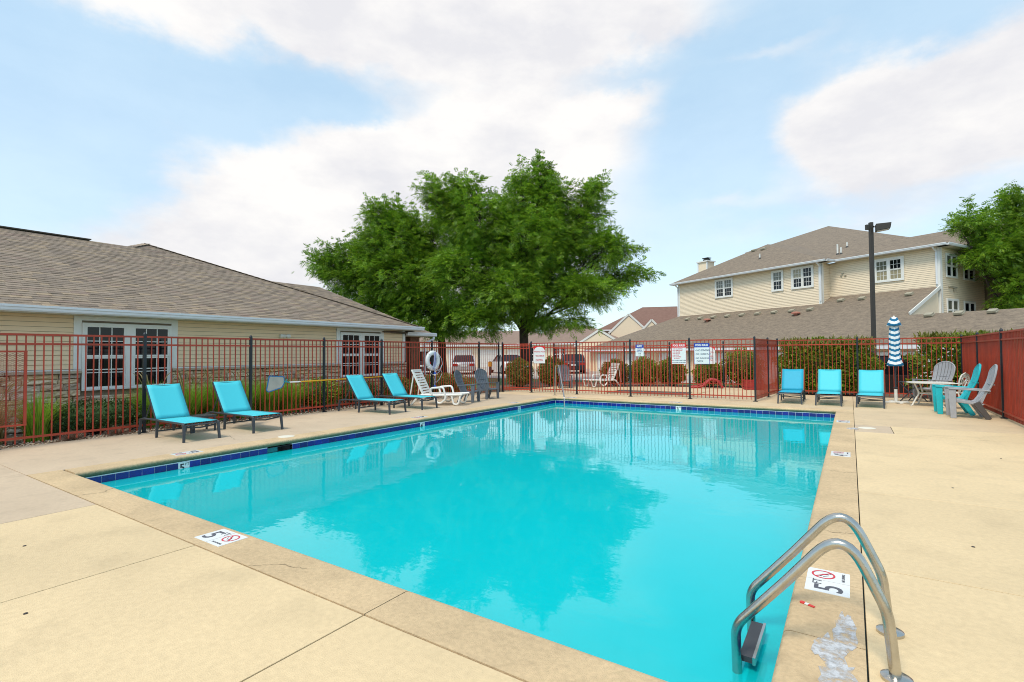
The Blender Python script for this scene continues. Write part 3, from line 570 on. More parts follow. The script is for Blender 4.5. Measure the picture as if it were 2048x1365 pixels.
# gate
gt = fence('red picket gate with double top rail between two black posts behind the far left corner', [(-11.43, 16.58), (-10.31, 16.74)], posts=False, name='pool_gate', rails=(HF-.02, HF-.09, 1.72, .2, .13))
gt['category'] = 'gate'
for q in ((-11.43, 16.58), (-10.31, 16.74)): MB().box(q[0]-.018, q[0]+.018, q[1]-.018, q[1]+.018, .06, HF-.01).build('gate_frame', 'fence_red', gt)
MB().box(-10.5, -10.3, 16.66, 16.69, .98, 1.03).lathe([(.03, 0), (.03, .05)], (-10.36, 16.68, .98), 8).build('latch', 'steel', gt)
ff = fence('red picket fence with black posts and signs between the pool and the wading pool', [(-11.46, 16.56), (-10.25, 16.76), (-8.33, 16.78), (-6.30, 16.8), (-4.33, 16.85), (-2.41, 16.87)][1:])
for q in ((-11.46, 16.56),): o = inst('post', PM[0], ff, (*q, 0)); inst('post_cap', PM[1], o); inst('base_plate', PM[2], o)
fence('short red picket fence running back beside the right loungers', [(-2.41, 16.87), (-2.28, 18.72), (-2.15, 20.16)], skip_first=True)
fence('red picket fence in front of the tall hedge behind the right loungers', [(-2.15, 20.16), (.19, 20.2), (2.79, 20.22)], skip_first=True)
fence('red picket fence along the right edge of the deck beside the plastic chairs', [(2.79, 20.22), (2.79, 17.95), (2.77, 15.27), (2.75, 13.15), (2.73, 11.0), (2.71, 8.9)], skip_first=True)
fence('lower red picket fence behind the wading pool in front of the round shrubs', [(-11.27, 20.42), (-8.36, 21.56), (-6.65, 22.55), (-4.5, 23.0), (-2.2, 23.02), (-2.15, 20.16)][0:5], short=True, rails=(1.74, 1.58, .17))

# signs on the fence
def sign(label, x0, x1, y, z0, z1, head, headh, lines, border=None, arch=False, headtext=None):
    w = x1-x0; th = thing('pool_sign', label, 'sign', ((x0+x1)/2, y, z0))
    bd = MB().box(-w/2, w/2, 0, .004, 0, z1-z0).build('board', border or 'sign_white', th, bevel=0)
    if border: MB().box(-w/2+.012, w/2-.012, -.002, 0, .012, z1-z0-.012).build('face', 'sign_white', th)
    h = z1-z0
    if arch:
        m = MB(); n = 14; top = h; r_ = w/2-.02
        pts = [(-w/2, -.003, top), (-w/2, -.003, top-headh)]+[(-r_*math.cos(PI*k/n), -.003, top-headh+ (headh-.02)*math.sin(PI*k/n)) for k in range(n+1)]+[(w/2, -.003, top-headh), (w/2, -.003, top)]
        for k in range(1, len(pts)-2):
            a, b = pts[k], pts[k+1]; m.add([a, b, (b[0], b[1], top), (a[0], a[1], top)], [(0, 1, 2, 3)])
        m.build('header_panel', head, th)
    else: MB().box(-w/2, w/2, -.004, 0, h-headh, h).build('header_panel', head, th)
    if headtext: text(headtext, headh*.62, 'sign_white', th, (0, -.005, h-headh/2), (PI/2, 0, 0), sx=.8, bold=.004)
    for body, size, x, z, m_, al in lines: text(body, size, m_, th, (x, -.0035, z), (PI/2, 0, 0), align=al, bold=.001)
    return th
sign('white wading pool depth sign with a red arched top', -10.118, -9.63, 16.735, 1.125, 1.775, 'sign_red', .15, [('WADING POOL', .072, 0, .44, 'print_red', 'CENTER'), ("1' MAXIMUM", .075, 0, .28, 'print_red', 'CENTER'), ('DEPTH', .105, 0, .115, 'print_red', 'CENTER')], arch=True)
sign('small white notice with a blue heading', -6.09, -5.81, 16.76, 1.38, 1.775, 'sign_blue', .11, [('CHILDREN', .035, 0, .25, 'print_blue', 'CENTER'), ('UNDER 14', .035, 0, .20, 'print_blue', 'CENTER'), ('WITH ADULT', .035, 0, .15, 'print_blue', 'CENTER'), ('10 AM', .032, 0, .10, 'print_black', 'CENTER'), ('11 PM', .032, 0, .04, 'print_black', 'CENTER')], headtext='SAFETY')
rl = ['NO ALCOHOL', 'NO SMOKING', 'NO GLASS', 'NO FOOD', 'NO PETS', 'NO CHAIRS', '  IN POOL']
sign('white pool rules sign with a red heading and red frame', -4.885, -4.412, 16.79, 1.115, 1.79, 'sign_red', .135, [(('\u2022 ' if i != 6 else '  ')+s_, .046, -.205, .50-.052*i, 'print_red', 'LEFT') for i, s_ in enumerate(rl)]+[('POOL HOURS 10AM TO 9PM', .036, 0, .125, 'print_navy', 'CENTER'), ('VIOLATORS WILL BE FINED', .036, 0, .06, 'print_navy', 'CENTER')], border='sign_red', headtext='POOL RULES')
sign('white pool rules sign with a blue heading reading no diving', -4.17, -3.695, 16.8, 1.12, 1.79, 'sign_blue', .135, [('\u2022 NO DIVING', .078, -.21, .44, 'print_navy', 'LEFT'), ('\u2022 NO HORSE PLAY', .060, -.21, .32, 'print_navy', 'LEFT'), ('\u2022 NO RUNNING ON', .060, -.21, .19, 'print_navy', 'LEFT'), ('DECK', .078, -.16, .09, 'print_navy', 'LEFT')], border='sign_blue', headtext='POOL RULES')
sign('white sign with a red arched top behind the pool rules signs', -5.30, -4.78, 22.72, 1.0, 1.74, 'sign_red', .15, [('WADING POOL', .06, 0, .5, 'print_red', 'CENTER'), ("1' MAXIMUM", .06, 0, .33, 'print_red', 'CENTER'), ('DEPTH', .1, 0, .15, 'print_red', 'CENTER')], arch=True)

# ------------------------------------------------------------------ windows, siding, roofs
EZ = V3(0, 0, 1)
def sub(F, du=0, dn=0, dz=0): return (np.asarray(F[0], float)+np.asarray(F[1])*du+np.asarray(F[2])*dn+EZ*dz, F[1], F[2])
def window(parent, F, u0, u1, z0, z1, units=2, cols=3, rows=2, glass=('glass_dark',)*4, trim=.09, depth=.05, fw_=.045, upper_only=False, mull=.13, sill=True, label=None):
    """double-hung window: trim board round it, one sash pair per unit, each pane and the glazing bars children of the window"""
    m = MB(); t = trim
    m.fbox(F, u0-t, u1+t, 0, depth, z1, z1+t); m.fbox(F, u0-t, u1+t, 0, depth+.01, z0-t*.8, z0)
    m.fbox(F, u0-t, u0, 0, depth, z0, z1); m.fbox(F, u1, u1+t, 0, depth, z0, z1)
    wu = (u1-u0-mull*(units-1))/units
    for k in range(1, units): a = u0+wu*k+mull*(k-1); m.fbox(F, a, a+mull, 0, depth, z0, z1)
    w = m.build('window', 'trim_white', parent)
    zm = z0+(z1-z0)*.5
    for k in range(units):
        a = u0+k*(wu+mull); b = a+wu
        for up_ in (0, 1):
            za, zb = ((zm, z1) if up_ else (z0, zm)); off = .02 if up_ else .008
            s = MB(); e = fw_
            s.fbox(F, a, b, off-.02, off+.02, za, za+e).fbox(F, a, b, off-.02, off+.02, zb-e, zb).fbox(F, a, a+e, off-.02, off+.02, za+e, zb-e).fbox(F, b-e, b, off-.02, off+.02, za+e, zb-e)
            s.build('sash', 'trim_white', w)
            gm = glass[(k*2+(1-up_)) % len(glass)]
            MB().fbox(F, a+e, b-e, off-.012, off-.006, za+e, zb-e).build('pane', gm, w)
            if cols and rows:
                q = MB(); bw = .009
                for c in range(1, cols): x = a+e+(b-a-2*e)*c/cols; q.fbox(F, x-bw, x+bw, off-.005, off+.006, za+e, zb-e)
                for r in range(1, rows): x = za+e+(zb-za-2*e)*r/rows; q.fbox(F, a+e, b-e, off-.005, off+.005, x-bw, x+bw)
                q.build('glazing_bars', 'trim_white', w)
    return w
def board(m, F, u0, u1, z, ex):
    O, eu, en = (np.asarray(x, float) for x in F)
    P = lambda u, n, z_: O+eu*u+en*n+EZ*z_
    vs = [P(u, n, z_) for u in (u0, u1) for n, z_ in ((-.004, z+ex*.07), (.018, z+ex*.07), (.002, z+ex), (-.004, z+ex))]  # gap below each board bares the dark wall in place of a lap shadow
    fs = [(0, 1, 2, 3), (4, 7, 6, 5), (0, 4, 5, 1), (1, 5, 6, 2), (2, 6, 7, 3), (3, 7, 4, 0)]
    if np.dot(np.cross(eu, en), EZ) < 0: fs = [tuple(reversed(f)) for f in fs]
    return m.add(vs, fs)
def tri_area_clip(poly, p):
    inside = False; n = len(poly)
    for i in range(n):
        x1, y1 = poly[i]; x2, y2 = poly[(i+1) % n]
        if (y1 > p[1]) != (y2 > p[1]) and p[0] < (x2-x1)*(p[1]-y1)/(y2-y1)+x1: inside = not inside
    return inside
def span(poly, t):
    xs_ = []
    for i in range(len(poly)):
        x1, y1 = poly[i]; x2, y2 = poly[(i+1) % len(poly)]
        if (y1 > t) != (y2 > t): xs_.append((x2-x1)*(t-y1)/(y2-y1)+x1)
    xs_.sort(); return list(zip(xs_[::2], xs_[1::2]))
def shingles(parent, O, e1, e2, poly, expo=.143, near=None, limit=300, wmin=.16, wmax=.36, cut=1e9):
    """courses of tabs: the nearest ones single objects, the rest one mesh"""
    O, e1, e2 = (np.asarray(x, float) for x in (O, e1, e2)); nn = np.cross(e1, e2); nn = nn if nn[2] > 0 else -nn
    tabs = []; t = -.03; top = max(p[1] for p in poly)
    while t < top:
        for a, b in span(poly, max(t+.07, .001)):
            x = a-random.random()*.2
            while x < b:
                w = random.uniform(wmin, wmax); x0, x1 = max(a, x), min(b, x+w-.004)
                if x1-x0 > .03: tabs.append((x0, x1, t, random.uniform(.010, .019)))
                x += w
        t += expo
    def geo(m, x0, x1, t, h):
        P = lambda x, s, k: O+e1*x+e2*s+nn*k
        vs = [P(x0, t, h), P(x1, t, h), P(x1, t+expo+.03, .004), P(x0, t+expo+.03, .004), P(x0, t, 0), P(x1, t, 0), P(x1, t+expo+.03, -.004), P(x0, t+expo+.03, -.004)]
        fs = [(0, 1, 2, 3), (4, 5, 1, 0), (5, 6, 2, 1), (7, 4, 0, 3)]
        if np.dot(np.cross(e1, e2), nn) < 0: fs = [tuple(reversed(f)) for f in fs]
        m.add(vs, fs)
    if near is not None:
        key = lambda q: np.linalg.norm(O+e1*(q[0]+q[1])/2+e2*q[2]-np.asarray(near))/math.sqrt(q[1]-q[0])
        vis = [q for q in tabs if (q[0]+q[1])/2 < cut]; vis.sort(key=key); sel = set(map(id, vis[:limit]))
        for q in vis[:limit]: m = MB(); geo(m, *q); m.build('shingle', 'shingle', parent)
    else: sel = set()
    m = MB()
    for q in tabs:
        if id(q) not in sel: geo(m, *q)
    tag(m.build('shingle_field', 'shingle', parent), kind='stuff')

# ------------------------------------------------------------------ clubhouse
ch = thing('clubhouse', 'low clubhouse with cream siding, stone base and brown shingle roof', 'building', (0, 0, 0))
WX = -14.0; YN = 13.72; YS = -4.0; CF_ = (V3(WX, 0, 0), V3(0, 1, 0), V3(1, 0, 0))
wins = [(4.10, 5.76, .80, 2.20), (10.86, 12.50, .80, 2.20)]
wall = MB().box(-27, WX-.006, YS, YN, -.4, 2.44).build('wall', 'mortar_lap_shade', ch)
z = 1.232; k = 0
while z < 2.40:
    seg = [YS]
    for u0, u1, *_ in wins: seg += [u0-.19, u1+.19]
    seg.append(YN-.1)
    for a, b in zip(seg[::2], seg[1::2]):
        m = MB(); board(m, CF_, a, b, z, min(.1, 2.415-z)); m.build('siding_board', 'siding', wall)
    z += .1
for u0, u1, z0, z1 in wins:
    w = window(ch, sub(CF_, dn=.02), u0, u1, z0, z1, 2, 3, 2, ('glass_dark',), trim=.05, depth=.05, fw_=.04, mull=.15)
    MB().fbox(CF_, u0-.19, u0-.052, 0, .035, 1.236, 2.36).fbox(CF_, u1+.052, u1+.19, 0, .035, 1.236, 2.36).fbox(CF_, u0-.19, u1+.19, 0, .036, 2.30, 2.40).build('trim_board', 'trim_white', w)
MB().fbox(CF_, YN-.1, YN+.03, -.1, .03, 1.232, 2.42).build('corner_trim', 'trim_white', ch)
MB().fbox(CF_, YS, YN, 0, .03, 1.205, 1.228).build('starter_strip', 'trim_white', wall)
seg = [YS, wins[0][0]-.06, wins[0][1]+.06, wins[1][0]-.06, wins[1][1]+.06, YN+.05]
for a, b in zip(seg[::2], seg[1::2]):
    y = a
    while y < b-.05:
        w = min(random.uniform(.5, .75), b-y); MB().fbox(CF_, y+.003, y+w-.003, 0, .11, 1.14, 1.205).build('cap_stone', 'stone_cap', wall, bevel=.01); y += w
def rock(F, u0, u1, z0, z1):
    m = MB(); n0 = random.uniform(.05, .095); O, eu, en = (np.asarray(x, float) for x in F); j = lambda s: random.uniform(-s, s)
    P = lambda u, n, z_: O+eu*u+en*n+EZ*z_
    du, dz = (u1-u0), (z1-z0)
    ring0 = [P(u, -.01, z_) for u, z_ in ((u0, z0), (u1, z0), (u1, z1), (u0, z1))]
    ring1 = [P(u+j(.012), n0*.55, z_+j(.008)) for u, z_ in ((u0, z0), (u1, z0), (u1, z1), (u0, z1))]
    f = [P(u0+du*a+j(du*.06), n0+j(.022), z0+dz*b+j(dz*.1)) for b in (.16, .5, .84) for a in (.08, .36, .64, .92)]
    fs = [(0, 1, 5, 4), (1, 2, 6, 5), (2, 3, 7, 6), (3, 0, 4, 7)]
    q = lambda r, c: 8+r*4+c
    for r in range(2):
        for c in range(3): fs.append((q(r, c), q(r, c+1), q(r+1, c+1), q(r+1, c)))
    fs += [(4, 5, q(0, 3), q(0, 2)), (4, q(0, 2), q(0, 1), q(0, 0)), (5, 6, q(2, 3), q(1, 3)), (5, q(1, 3), q(0, 3)), (6, 7, q(2, 0), q(2, 1)), (6, q(2, 1), q(2, 2), q(2, 3)), (7, 4, q(0, 0), q(1, 0)), (7, q(1, 0), q(2, 0))]
    m.add(ring0+ring1+f, fs); return m
z = 1.128; ns = 0; rest = MB()
while z > .0:
    h = random.uniform(.085, .15); y = YS
    while y < YN:
        w = random.uniform(.22, .58); a, b = y, min(y+w, YN+.05)
        cut = False
        for u0, u1, z0, z1 in wins:
            if z > z0-.06 and b > u0-.06 and a < u1+.06:
                if a < u0-.06: b = u0-.065
                else: a = u1+.065; b = max(b, a+.2) if y+w > a-.1 else a
        if b-a > .06:
            mm = rock(CF_, a+.006, b-.006, z-h+.006, z-.004)
            if ns < 300 and a > 1.2 and z > .12: mm.build('stone', 'stone', wall); ns += 1
            else: rest.add(mm.v, mm.f)
        y = max(y+w, b)
    z -= h
tag(rest.build('stone_field', 'stone', wall), kind='stuff')
# eaves
EX, ZE = -13.55, 2.5
MB().box(-14.0, EX-.02, YS, 14.2, 2.395, 2.415).box(-27, -14.0, YN, 14.2, 2.395, 2.415).build('soffit', 'soffit', ch)
gp = [(0, 0), (.085, 0), (.105, .03), (.108, .075), (.125, .085), (.125, .13), (.115, .13), (.115, .1), (0, .1)]
m = MB(); m.prism([(EX-.02+a, YS, 2.405+b) for a, b in gp], (0, 14.26-YS, 0)); gut = m.build('gutter', 'gutter_white', ch)
MB().box(EX-.045, EX-.021, YS, 14.24, 2.39, 2.52).build('fascia', 'trim_white', ch)
sl_ = .4314; A = (-20.23, 7.60, 5.38); RG = (-19.58, 6.95, 5.10)
rf = MB(); zb = -.035
def poly(m, pts): m.add([(p[0], p[1], p[2]+zb) for p in pts], [tuple(range(len(pts)))])
C_ = (EX, 14.28, ZE); C2 = (-26.91, 14.28, ZE); S0 = (EX, YS, ZE); RS = (-19.58, YS, 5.10); W0 = (-25.6, YS, ZE)
poly(rf, [S0, C_, A, RG, RS]); poly(rf, [C_, C2, A]); poly(rf, [A, C2, (-26.9, 7, ZE), W0, RS, RG])
roof = rf.build('roof', 'roof_base', ch)
e2 = unit(V3(-1, 0, sl_)); ls = math.sqrt(1+sl_*sl_)
pl = [(YS, 0), (14.28, 0), (7.60, 6.68*ls), (6.95, 6.03*ls), (YS, 6.03*ls)]
shingles(roof, (EX+.03, 0, ZE-.012), (0, 1, 0), e2, pl, near=(0, 0, 1.5), limit=300, cut=12)
def caps(pts, m_='shingle', w=.13):
    for a, b in zip(pts[:-1], pts[1:]):
        a, b = V3(*a), V3(*b); n = int(np.linalg.norm(b-a)/.2); d = (b-a)/n
        m = MB()
        for i in range(n): p = a+d*i; m.bar(p+V3(0, 0, .022), p+d*1.05+V3(0, 0, .012), w*2, .014)
        tag(m.build('ridge_caps', m_, roof), kind='stuff')
caps([C_, A]); caps([A, RG]); MB().bar((-19.58, YS, 5.13), (-19.58, 5.85, 5.13), .22, .03).build('ridge_vent', 'ridge_cap', roof)
# lower north wing with the porch
D_ = (-13.9, 15.27, 2.31); zr = 4.40; xr_ = -13.9-(zr-2.31)/.43
m = MB(); poly(m, [(-13.9, 13.0, 2.31), D_, (xr_, 13.4, zr), (xr_, 9.8, zr), (xr_, 9.8, 2.6), (-13.9, 9.8, 2.4)][0:4]); poly(m, [D_, (-24, 15.27, 2.31), (xr_, 13.4, zr)]); poly(m, [(xr_, 9.8, zr), (xr_, 13.4, zr), (-24, 15.27, 2.31), (-24, 9.8, 2.31)])
wing = m.build('porch_roof', 'roof_base', ch)
shingles(wing, (-13.87, 0, 2.30), (0, 1, 0), unit(V3(-1, 0, .43)), [(12.6, 0), (15.27, 0), (13.4, 4.87*1.0885), (10.2, 4.87*1.0885)])
m = MB(); m.prism([(-13.92+a, 13.74, 2.215+b) for a, b in gp], (0, 1.52, 0)).prism([(-13.82, 15.25, 2.215), (-13.82, 15.35, 2.215), (-13.82, 15.35, 2.34), (-13.82, 15.25, 2.34)], (-8, 0, 0)); m.build('gutter', 'gutter_white', wing)
MB().box(-22, -13.93, 13.73, 15.2, 2.19, 2.21).build('porch_ceiling', 'soffit', wing)
MB().box(-22, -15.9, 13.75, 13.8, -.3, 2.2).build('porch_wall', 'brick_brown', ch); MB().box(-15.1, -14.9, 13.74, 13.80, .1, 2.05).build('shutter', 'maroon', ch)
MB().box(-14.75, -14.25, 14.3, 14.8, -.3, 2.19).build('porch_column', 'brick_brown', ch)
MB().tube(fillet([(-13.86, 15.2, 2.2), (-13.86, 15.2, 2.1), (-14.12, 14.95, 1.93), (-14.12, 14.95, -.3)], [.08, .08]), .045, 8).build('downspout', 'gutter_white', ch, smooth=True)
# flood light under the eave
fl_ = thing('flood_light', 'small white twin flood light on the clubhouse siding between the windows', 'light', (WX+.02, 8.82, 2.07))
MB().lathe([(.055, 0), (.055, .03), (.03, .05)], n=14).build('mount', 'white_resin', fl_).rotation_euler = (0, PI/2, 0)
for s_ in (-1, 1):
    o = MB().lathe([(.02, 0), (.055, .05), (.06, .12), (.05, .125)], n=14).build('lamp_head', 'white_resin', fl_, smooth=True, loc=(.05, s_*.03, .01)); o.rotation_euler = (rad(-95*s_), rad(25), 0)

# ------------------------------------------------------------------ apartment building (own axes: u right, v away)
O3 = V3(3.864, 34.895, 0); U = unit(V3(.888, -.46, 0)); Vv = unit(V3(.46, .888, 0))
wp = lambda u, v, z: O3+U*u+Vv*v+EZ*z
ap = thing('apartment_building', 'two storey cream apartment building with hip roofs above a long garage roof', 'building', (0, 0, 0))
FR = (O3, U, -Vv); FL = (O3-Vv*.9, U, -Vv); FS = (O3+U*.2, Vv, U); FRT = (O3-U*5.45, Vv, U)
def wallblock(u0, u1, v0, v1, z0, z1): 
    m = MB(); m.prism([wp(u0, v0, z0), wp(u1, v0, z0), wp(u1, v1, z0), wp(u0, v1, z0)], (0, 0, z1-z0)); return m.build('wall', 'mortar_lap_shade', ap)
wl = wallblock(-16.8, -5.45, -.894, 9, -.4, 6.98); wr = wallblock(-16, .194, .006, 5.6, -.4, 6.98); wb2 = wallblock(-16, 3.6, 5.7, 20, -.4, 6.9)
def siding(F, u0, u1, z0, z1, parent, ex=.102):
    m = MB(); z = z0
    while z < z1: board(m, F, u0, u1, z, min(ex, z1-z)); z += ex
    return tag(m.build('siding', 'siding_apt', parent), kind='stuff')
siding(FL, -16.8, -5.45, 3.9, 6.95, wl); siding(FR, -5.45, .19, 4.2, 6.95, wr); siding(FS, .0, 5.4, 2.6, 6.95, wr); siding(FRT, -.9, .0, 4.0, 6.95, wl)
for F, a, b, z0 in ((FL, -16.9, -16.72, 3.8), (FL, -5.62, -5.42, 4.3), (FR, .0, .24, 2.9)): MB().fbox(F, a, b, 0, .03, z0, 6.96).build('corner_trim', 'trim_white', ap)
MB().fbox(FS, -.03, .16, 0, .03, 2.9, 6.96).build('corner_trim', 'trim_white', ap); MB().fbox(FRT, -.93, -.72, 0, .03, 4.4, 6.96).build('corner_trim', 'trim_white', ap)
gt_ = ('glass_curtain', 'glass_dark', 'glass_dark', 'glass_dark')
window(ap, sub(FL, dn=.02), -13.18, -11.85, 5.60, 6.80, 2, 3, 2, ('glass_curtain', 'glass_dark'), trim=.11, mull=.08, fw_=.04)
window(ap, sub(FL, dn=.02), -8.62, -8.0, 5.60, 6.80, 1, 3, 2, ('glass_curtain', 'glass_dark'), trim=.11, mull=.08, fw_=.04)
window(ap, sub(FL, dn=.02), -7.24, -6.02, 5.60, 6.80, 2, 3, 2, ('glass_blind', 'glass_dark', 'glass_dark', 'glass_dark'), trim=.11, mull=.08, fw_=.04)
window(ap, sub(FR, dn=.02), -2.84, -1.55, 5.52, 6.66, 2, 3, 2, ('glass_curtain', 'glass_blind', 'glass_dark', 'glass_blind'), trim=.12, mull=.10, fw_=.04)
window(ap, sub(FS, dn=.02), .62, 1.82, 5.45, 6.62, 2, 0, 0, ('glass_curtain', 'glass_dark'), trim=.07, mull=.06, fw_=.05)
window(ap, sub(FS, dn=.02), 2.72, 3.95, 5.43, 6.60, 2, 0, 0, ('glass_dark',), trim=.07, mull=.06, fw_=.05)
window(ap, sub(FS, dn=.02), .6, 1.85, 3.1, 4.2, 2, 0, 0, ('glass_curtain', 'glass_blind'), trim=.07, mull=.06, fw_=.05)
window(ap, sub(FS, dn=.02), 2.65, 3.95, 3.1, 4.15, 2, 0, 0, ('glass_dark',), trim=.07, mull=.06, fw_=.05)
m = MB(); m.prism([wp(.2, 5.72, -.4), wp(9, 5.72, -.4), wp(9, 9, -.4), wp(.2, 9, -.4)], (0, 0, 7.2)); wbk = m.build('brick_wing', 'brick_brown', ap)
FB = (O3+Vv*5.71, U, -Vv)
for a in (.6, 3.2, 5.8):
    for z0 in (3.0, 5.4): window(wbk, sub(FB, dn=.02), a, a+1.0, z0, z0+1.3, 1, 0, 0, ('glass_dark',), trim=.07, fw_=.05)
# eaves and roofs
def gutter(a, b, out, parent):
    a = np.asarray(a); b = np.asarray(b); o = np.asarray(out, float); d = unit(b-a)
    m = MB(); m.prism([a+o*x+EZ*(y-.1) for x, y in gp], b-a); return m.build('gutter', 'gutter_white', parent)
gutter(wp(-17.35, -1.3, 7.06), wp(-4.95, -1.3, 7.06), -Vv, ap); gutter(wp(-4.95, -.42, 7.06), wp(.66, -.42, 7.06), -Vv, ap); gutter(wp(.65, -.42, 7.06), wp(.65, 5.2, 7.06), U, ap)
gutter(wp(-4.97, -1.3, 7.06), wp(-4.97, -.42, 7.06), U, ap)
m = MB()
for a in ((-17.3, -5.0, -1.3, -.9), (-5.0, .62, -.42, 0), (.2, .62, -.42, 5.3), (-5.45, -4.95, -1.3, -.42)): m.prism([wp(a[0], a[2], 6.955), wp(a[1], a[2], 6.955), wp(a[1], a[3], 6.955), wp(a[0], a[3], 6.955)], (0, 0, .012))
m.build('soffit', 'soffit', ap)
rr_ = MB(); zb = 0
AL = (-12.6, 4.4, 10.0); AR = (-12.44, 12.64, 12.37)
q = lambda *p: tuple(wp(*p))
poly(rr_, [q(-17.4, -1.38, 7.06), q(-4.9, -1.38, 7.04), q(*AL)]); poly(rr_, [q(-17.4, -1.38, 7.06), q(*AL), q(-12.6, 14, 10.0), q(-18.5, 14, 7.06)]); poly(rr_, [q(-4.9, -1.38, 7.04), q(-4.9, -.45, 7.05), q(-10.5, 6, 9.6), q(-12.6, 9.5, 10.0), q(*AL)])
poly(rr_, [q(-18, -.45, 7.05), q(.72, -.45, 7.06), q(*AR)][0:2]+[q(*AR)] if False else [q(-12.6, 2.5, 8.28), q(-5.05, -.45, 7.06), q(.72, -.45, 7.06), q(*AR), q(-17.2, 7.9, 10.45)])
poly(rr_, [q(.72, -.45, 7.06), q(.72, 26, 7.06), q(*AR)]); poly(rr_, [q(-17.2, 7.9, 10.45), q(*AR), q(-25.6, 26, 7.06), q(-25.6, -.5, 7.06)][0:3])
ra = rr_.build('roof', 'roof_apt', ap)
# second ridge behind, right
m = MB(); poly(m, [q(-1.5, 5.3, 7.06), q(11, 5.3, 7.06), q(11, 12, 10.05), q(-7.5, 12, 10.05)]); m.build('rear_roof', 'roof_apt', ap)
gz = lambda v: 4.88+.5*v
m = MB(); poly(m, [q(-22.6, -6.25, gz(-6.25)), q(7.2, -6.25, gz(-6.25)), q(7.2, -3.2, gz(-3.2)), q(.05, -3.2, gz(-3.2)), q(.3, -3.15, gz(-3.15)), q(0.05, -3.19, gz(-3.19)), q(.22, .02, gz(.02)), q(-5.44, .02, gz(.02)), q(-5.44, -.9, gz(-.9)), q(-16.85, -.9, gz(-.9))][0:4]+[q(.22, .0, gz(0)), q(-5.44, .0, gz(0)), q(-5.44, -.89, gz(-.89)), q(-16.85, -.89, gz(-.89))])
poly(m, [q(7.2, -3.2, gz(-3.2)), q(7.2, -.5, gz(-5.9)), q(.3, -.5, gz(-5.9)), q(.05, -3.2, gz(-3.2))]); poly(m, [q(-22.6, -6.25, gz(-6.25)), q(-16.85, -.89, gz(-.89)), q(-16.85, 2, gz(-.89)), q(-22.6, 2, gz(-6.25))])
gr = m.build('garage_roof', 'roof_apt', ap)
MB().bar(wp(.2, .02, gz(0)+.0), wp(.10, -3.2, gz(-3.2)+.05), .05, .17).build('rake_board', 'trim_white', gr)
m = MB(); m.prism([wp(.1, -.05, 3.2), wp(.1, -3.1, 3.2), wp(.1, -.05, gz(-.1)-.05)], U*-.04); m.build('gable_wall', 'siding_apt', gr)
MB().prism([wp(-22.4, -6.24, gz(-6.25)-.17), wp(7.2, -6.24, gz(-6.25)-.17), wp(7.2, -6.24, gz(-6.25)-.005), wp(-22.4, -6.24, gz(-6.25)-.005)], -Vv*.1).build('gutter', 'gutter_white', gr)
m = MB(); m.prism([wp(-22.2, -5.85, -.45), wp(7, -5.85, -.45), wp(7, -1, -.45), wp(-22.2, -1, -.45)], (0, 0, 2.15)); gw = m.build('garage_wall', 'siding', ap)
FG = (O3-Vv*5.86, U, -Vv)
for k in range(8):
    a = -21.2+3.5*k; d_ = MB().fbox(FG, a, a+2.6, 0, .03, -.45, 1.45).build('garage_door', 'trim_white', gw)
    for r_ in range(4): MB().fbox(FG, a+.05, a+2.55, .03, .045, -.42+.47*r_, .02+.47*r_).build('panel', 'trim_white', d_)
def roofvent(u, v, z, m_, s=1.):
    o = MB().box(-.17*s, .17*s, -.17*s, .17*s, 0, .05).box(-.15*s, .15*s, -.22*s, .12*s, .045, .13).build('roof_vent', m_, ap, loc=tuple(wp(u, v, z))); o.rotation_euler = (rad(20), 0, math.atan2(U[1], U[0])); return o
for u in (-15.22, -14.0, -12.81, -11.61, -10.43, -9.24, -8.05, -6.86, -5.7): roofvent(u, -1.7, gz(-1.7), 'vent_tan')
for u in (-4.4, -3.24, -.9): roofvent(u, -.75, gz(-.75), 'vent_tan')
for u in (1.02, 2.17, 3.35): roofvent(u, -3.43, gz(-3.43), 'vent_tan')
for u in (-12.92, -6.26):
    o = MB().lathe([(.1, 0), (.1, .12), (.26, .12), (.24, .2), (.12, .24), (0, .245)], n=16).build('turbine_vent', 'vent_red', ap, smooth=True, loc=tuple(wp(u, -2.3, gz(-2.3)-.02)))
def lz(u, v): return 7.06+(v+1.38)*.509
def rz_(u, v): return 7.06+(v+.45)*.4056
for u, v in ((-12.95, 3.3), (-12.1, 3.2)): roofvent(u, v, lz(u, v), 'vent_tan')
for u, v, z_, h in ((-10.96, 1.07, lz(0, 1.07), .35), (-5.49, 1.0, rz_(0, 1.0), .65), (-5.28, 1.0, rz_(0, 1.0), .42), (-5.77, 2.65, rz_(0, 2.65), .33)):
    o = MB().lathe([(.05, -.1), (.05, h)], n=10).build('vent_pipe', 'pipe_white', ap, loc=tuple(wp(u, v, z_))); MB().lathe([(.11, -.05), (.06, .07)], n=10).build('pipe_boot', 'pipe_boot', o)
FC = (wp(-19.1, 4, 0), U, -Vv)
c = MB().fbox(FC, 0, 1.0, -.9, 0, 6.8, 9.5).build('chimney', 'siding_apt', ap)
MB().fbox(FC, -.03, .1, -.1, .03, 7, 9.5).fbox(FC, .9, 1.03, -.1, .03, 7, 9.5).fbox(FC, -.1, 1.1, -1, .1, 9.5, 9.6).build('chimney_trim', 'trim_white', c); MB().fbox(FC, .3, .8, -.7, -.3, 9.6, 9.8).fbox(FC, .25, .85, -.75, -.25, 9.86, 9.92).fbox(FC, .35, .4, -.6, -.55, 9.8, 9.86).build('flue_cap', 'pipe_boot', c)
for u, v in ((-4.68, 6.2), (-4.75, 6.05), (-4.52, 6.05)): MB().fbox(FR, u-.05, u+.05, .016, .06, v, v+.08).build('vent_hood', 'vent_tan', ap)
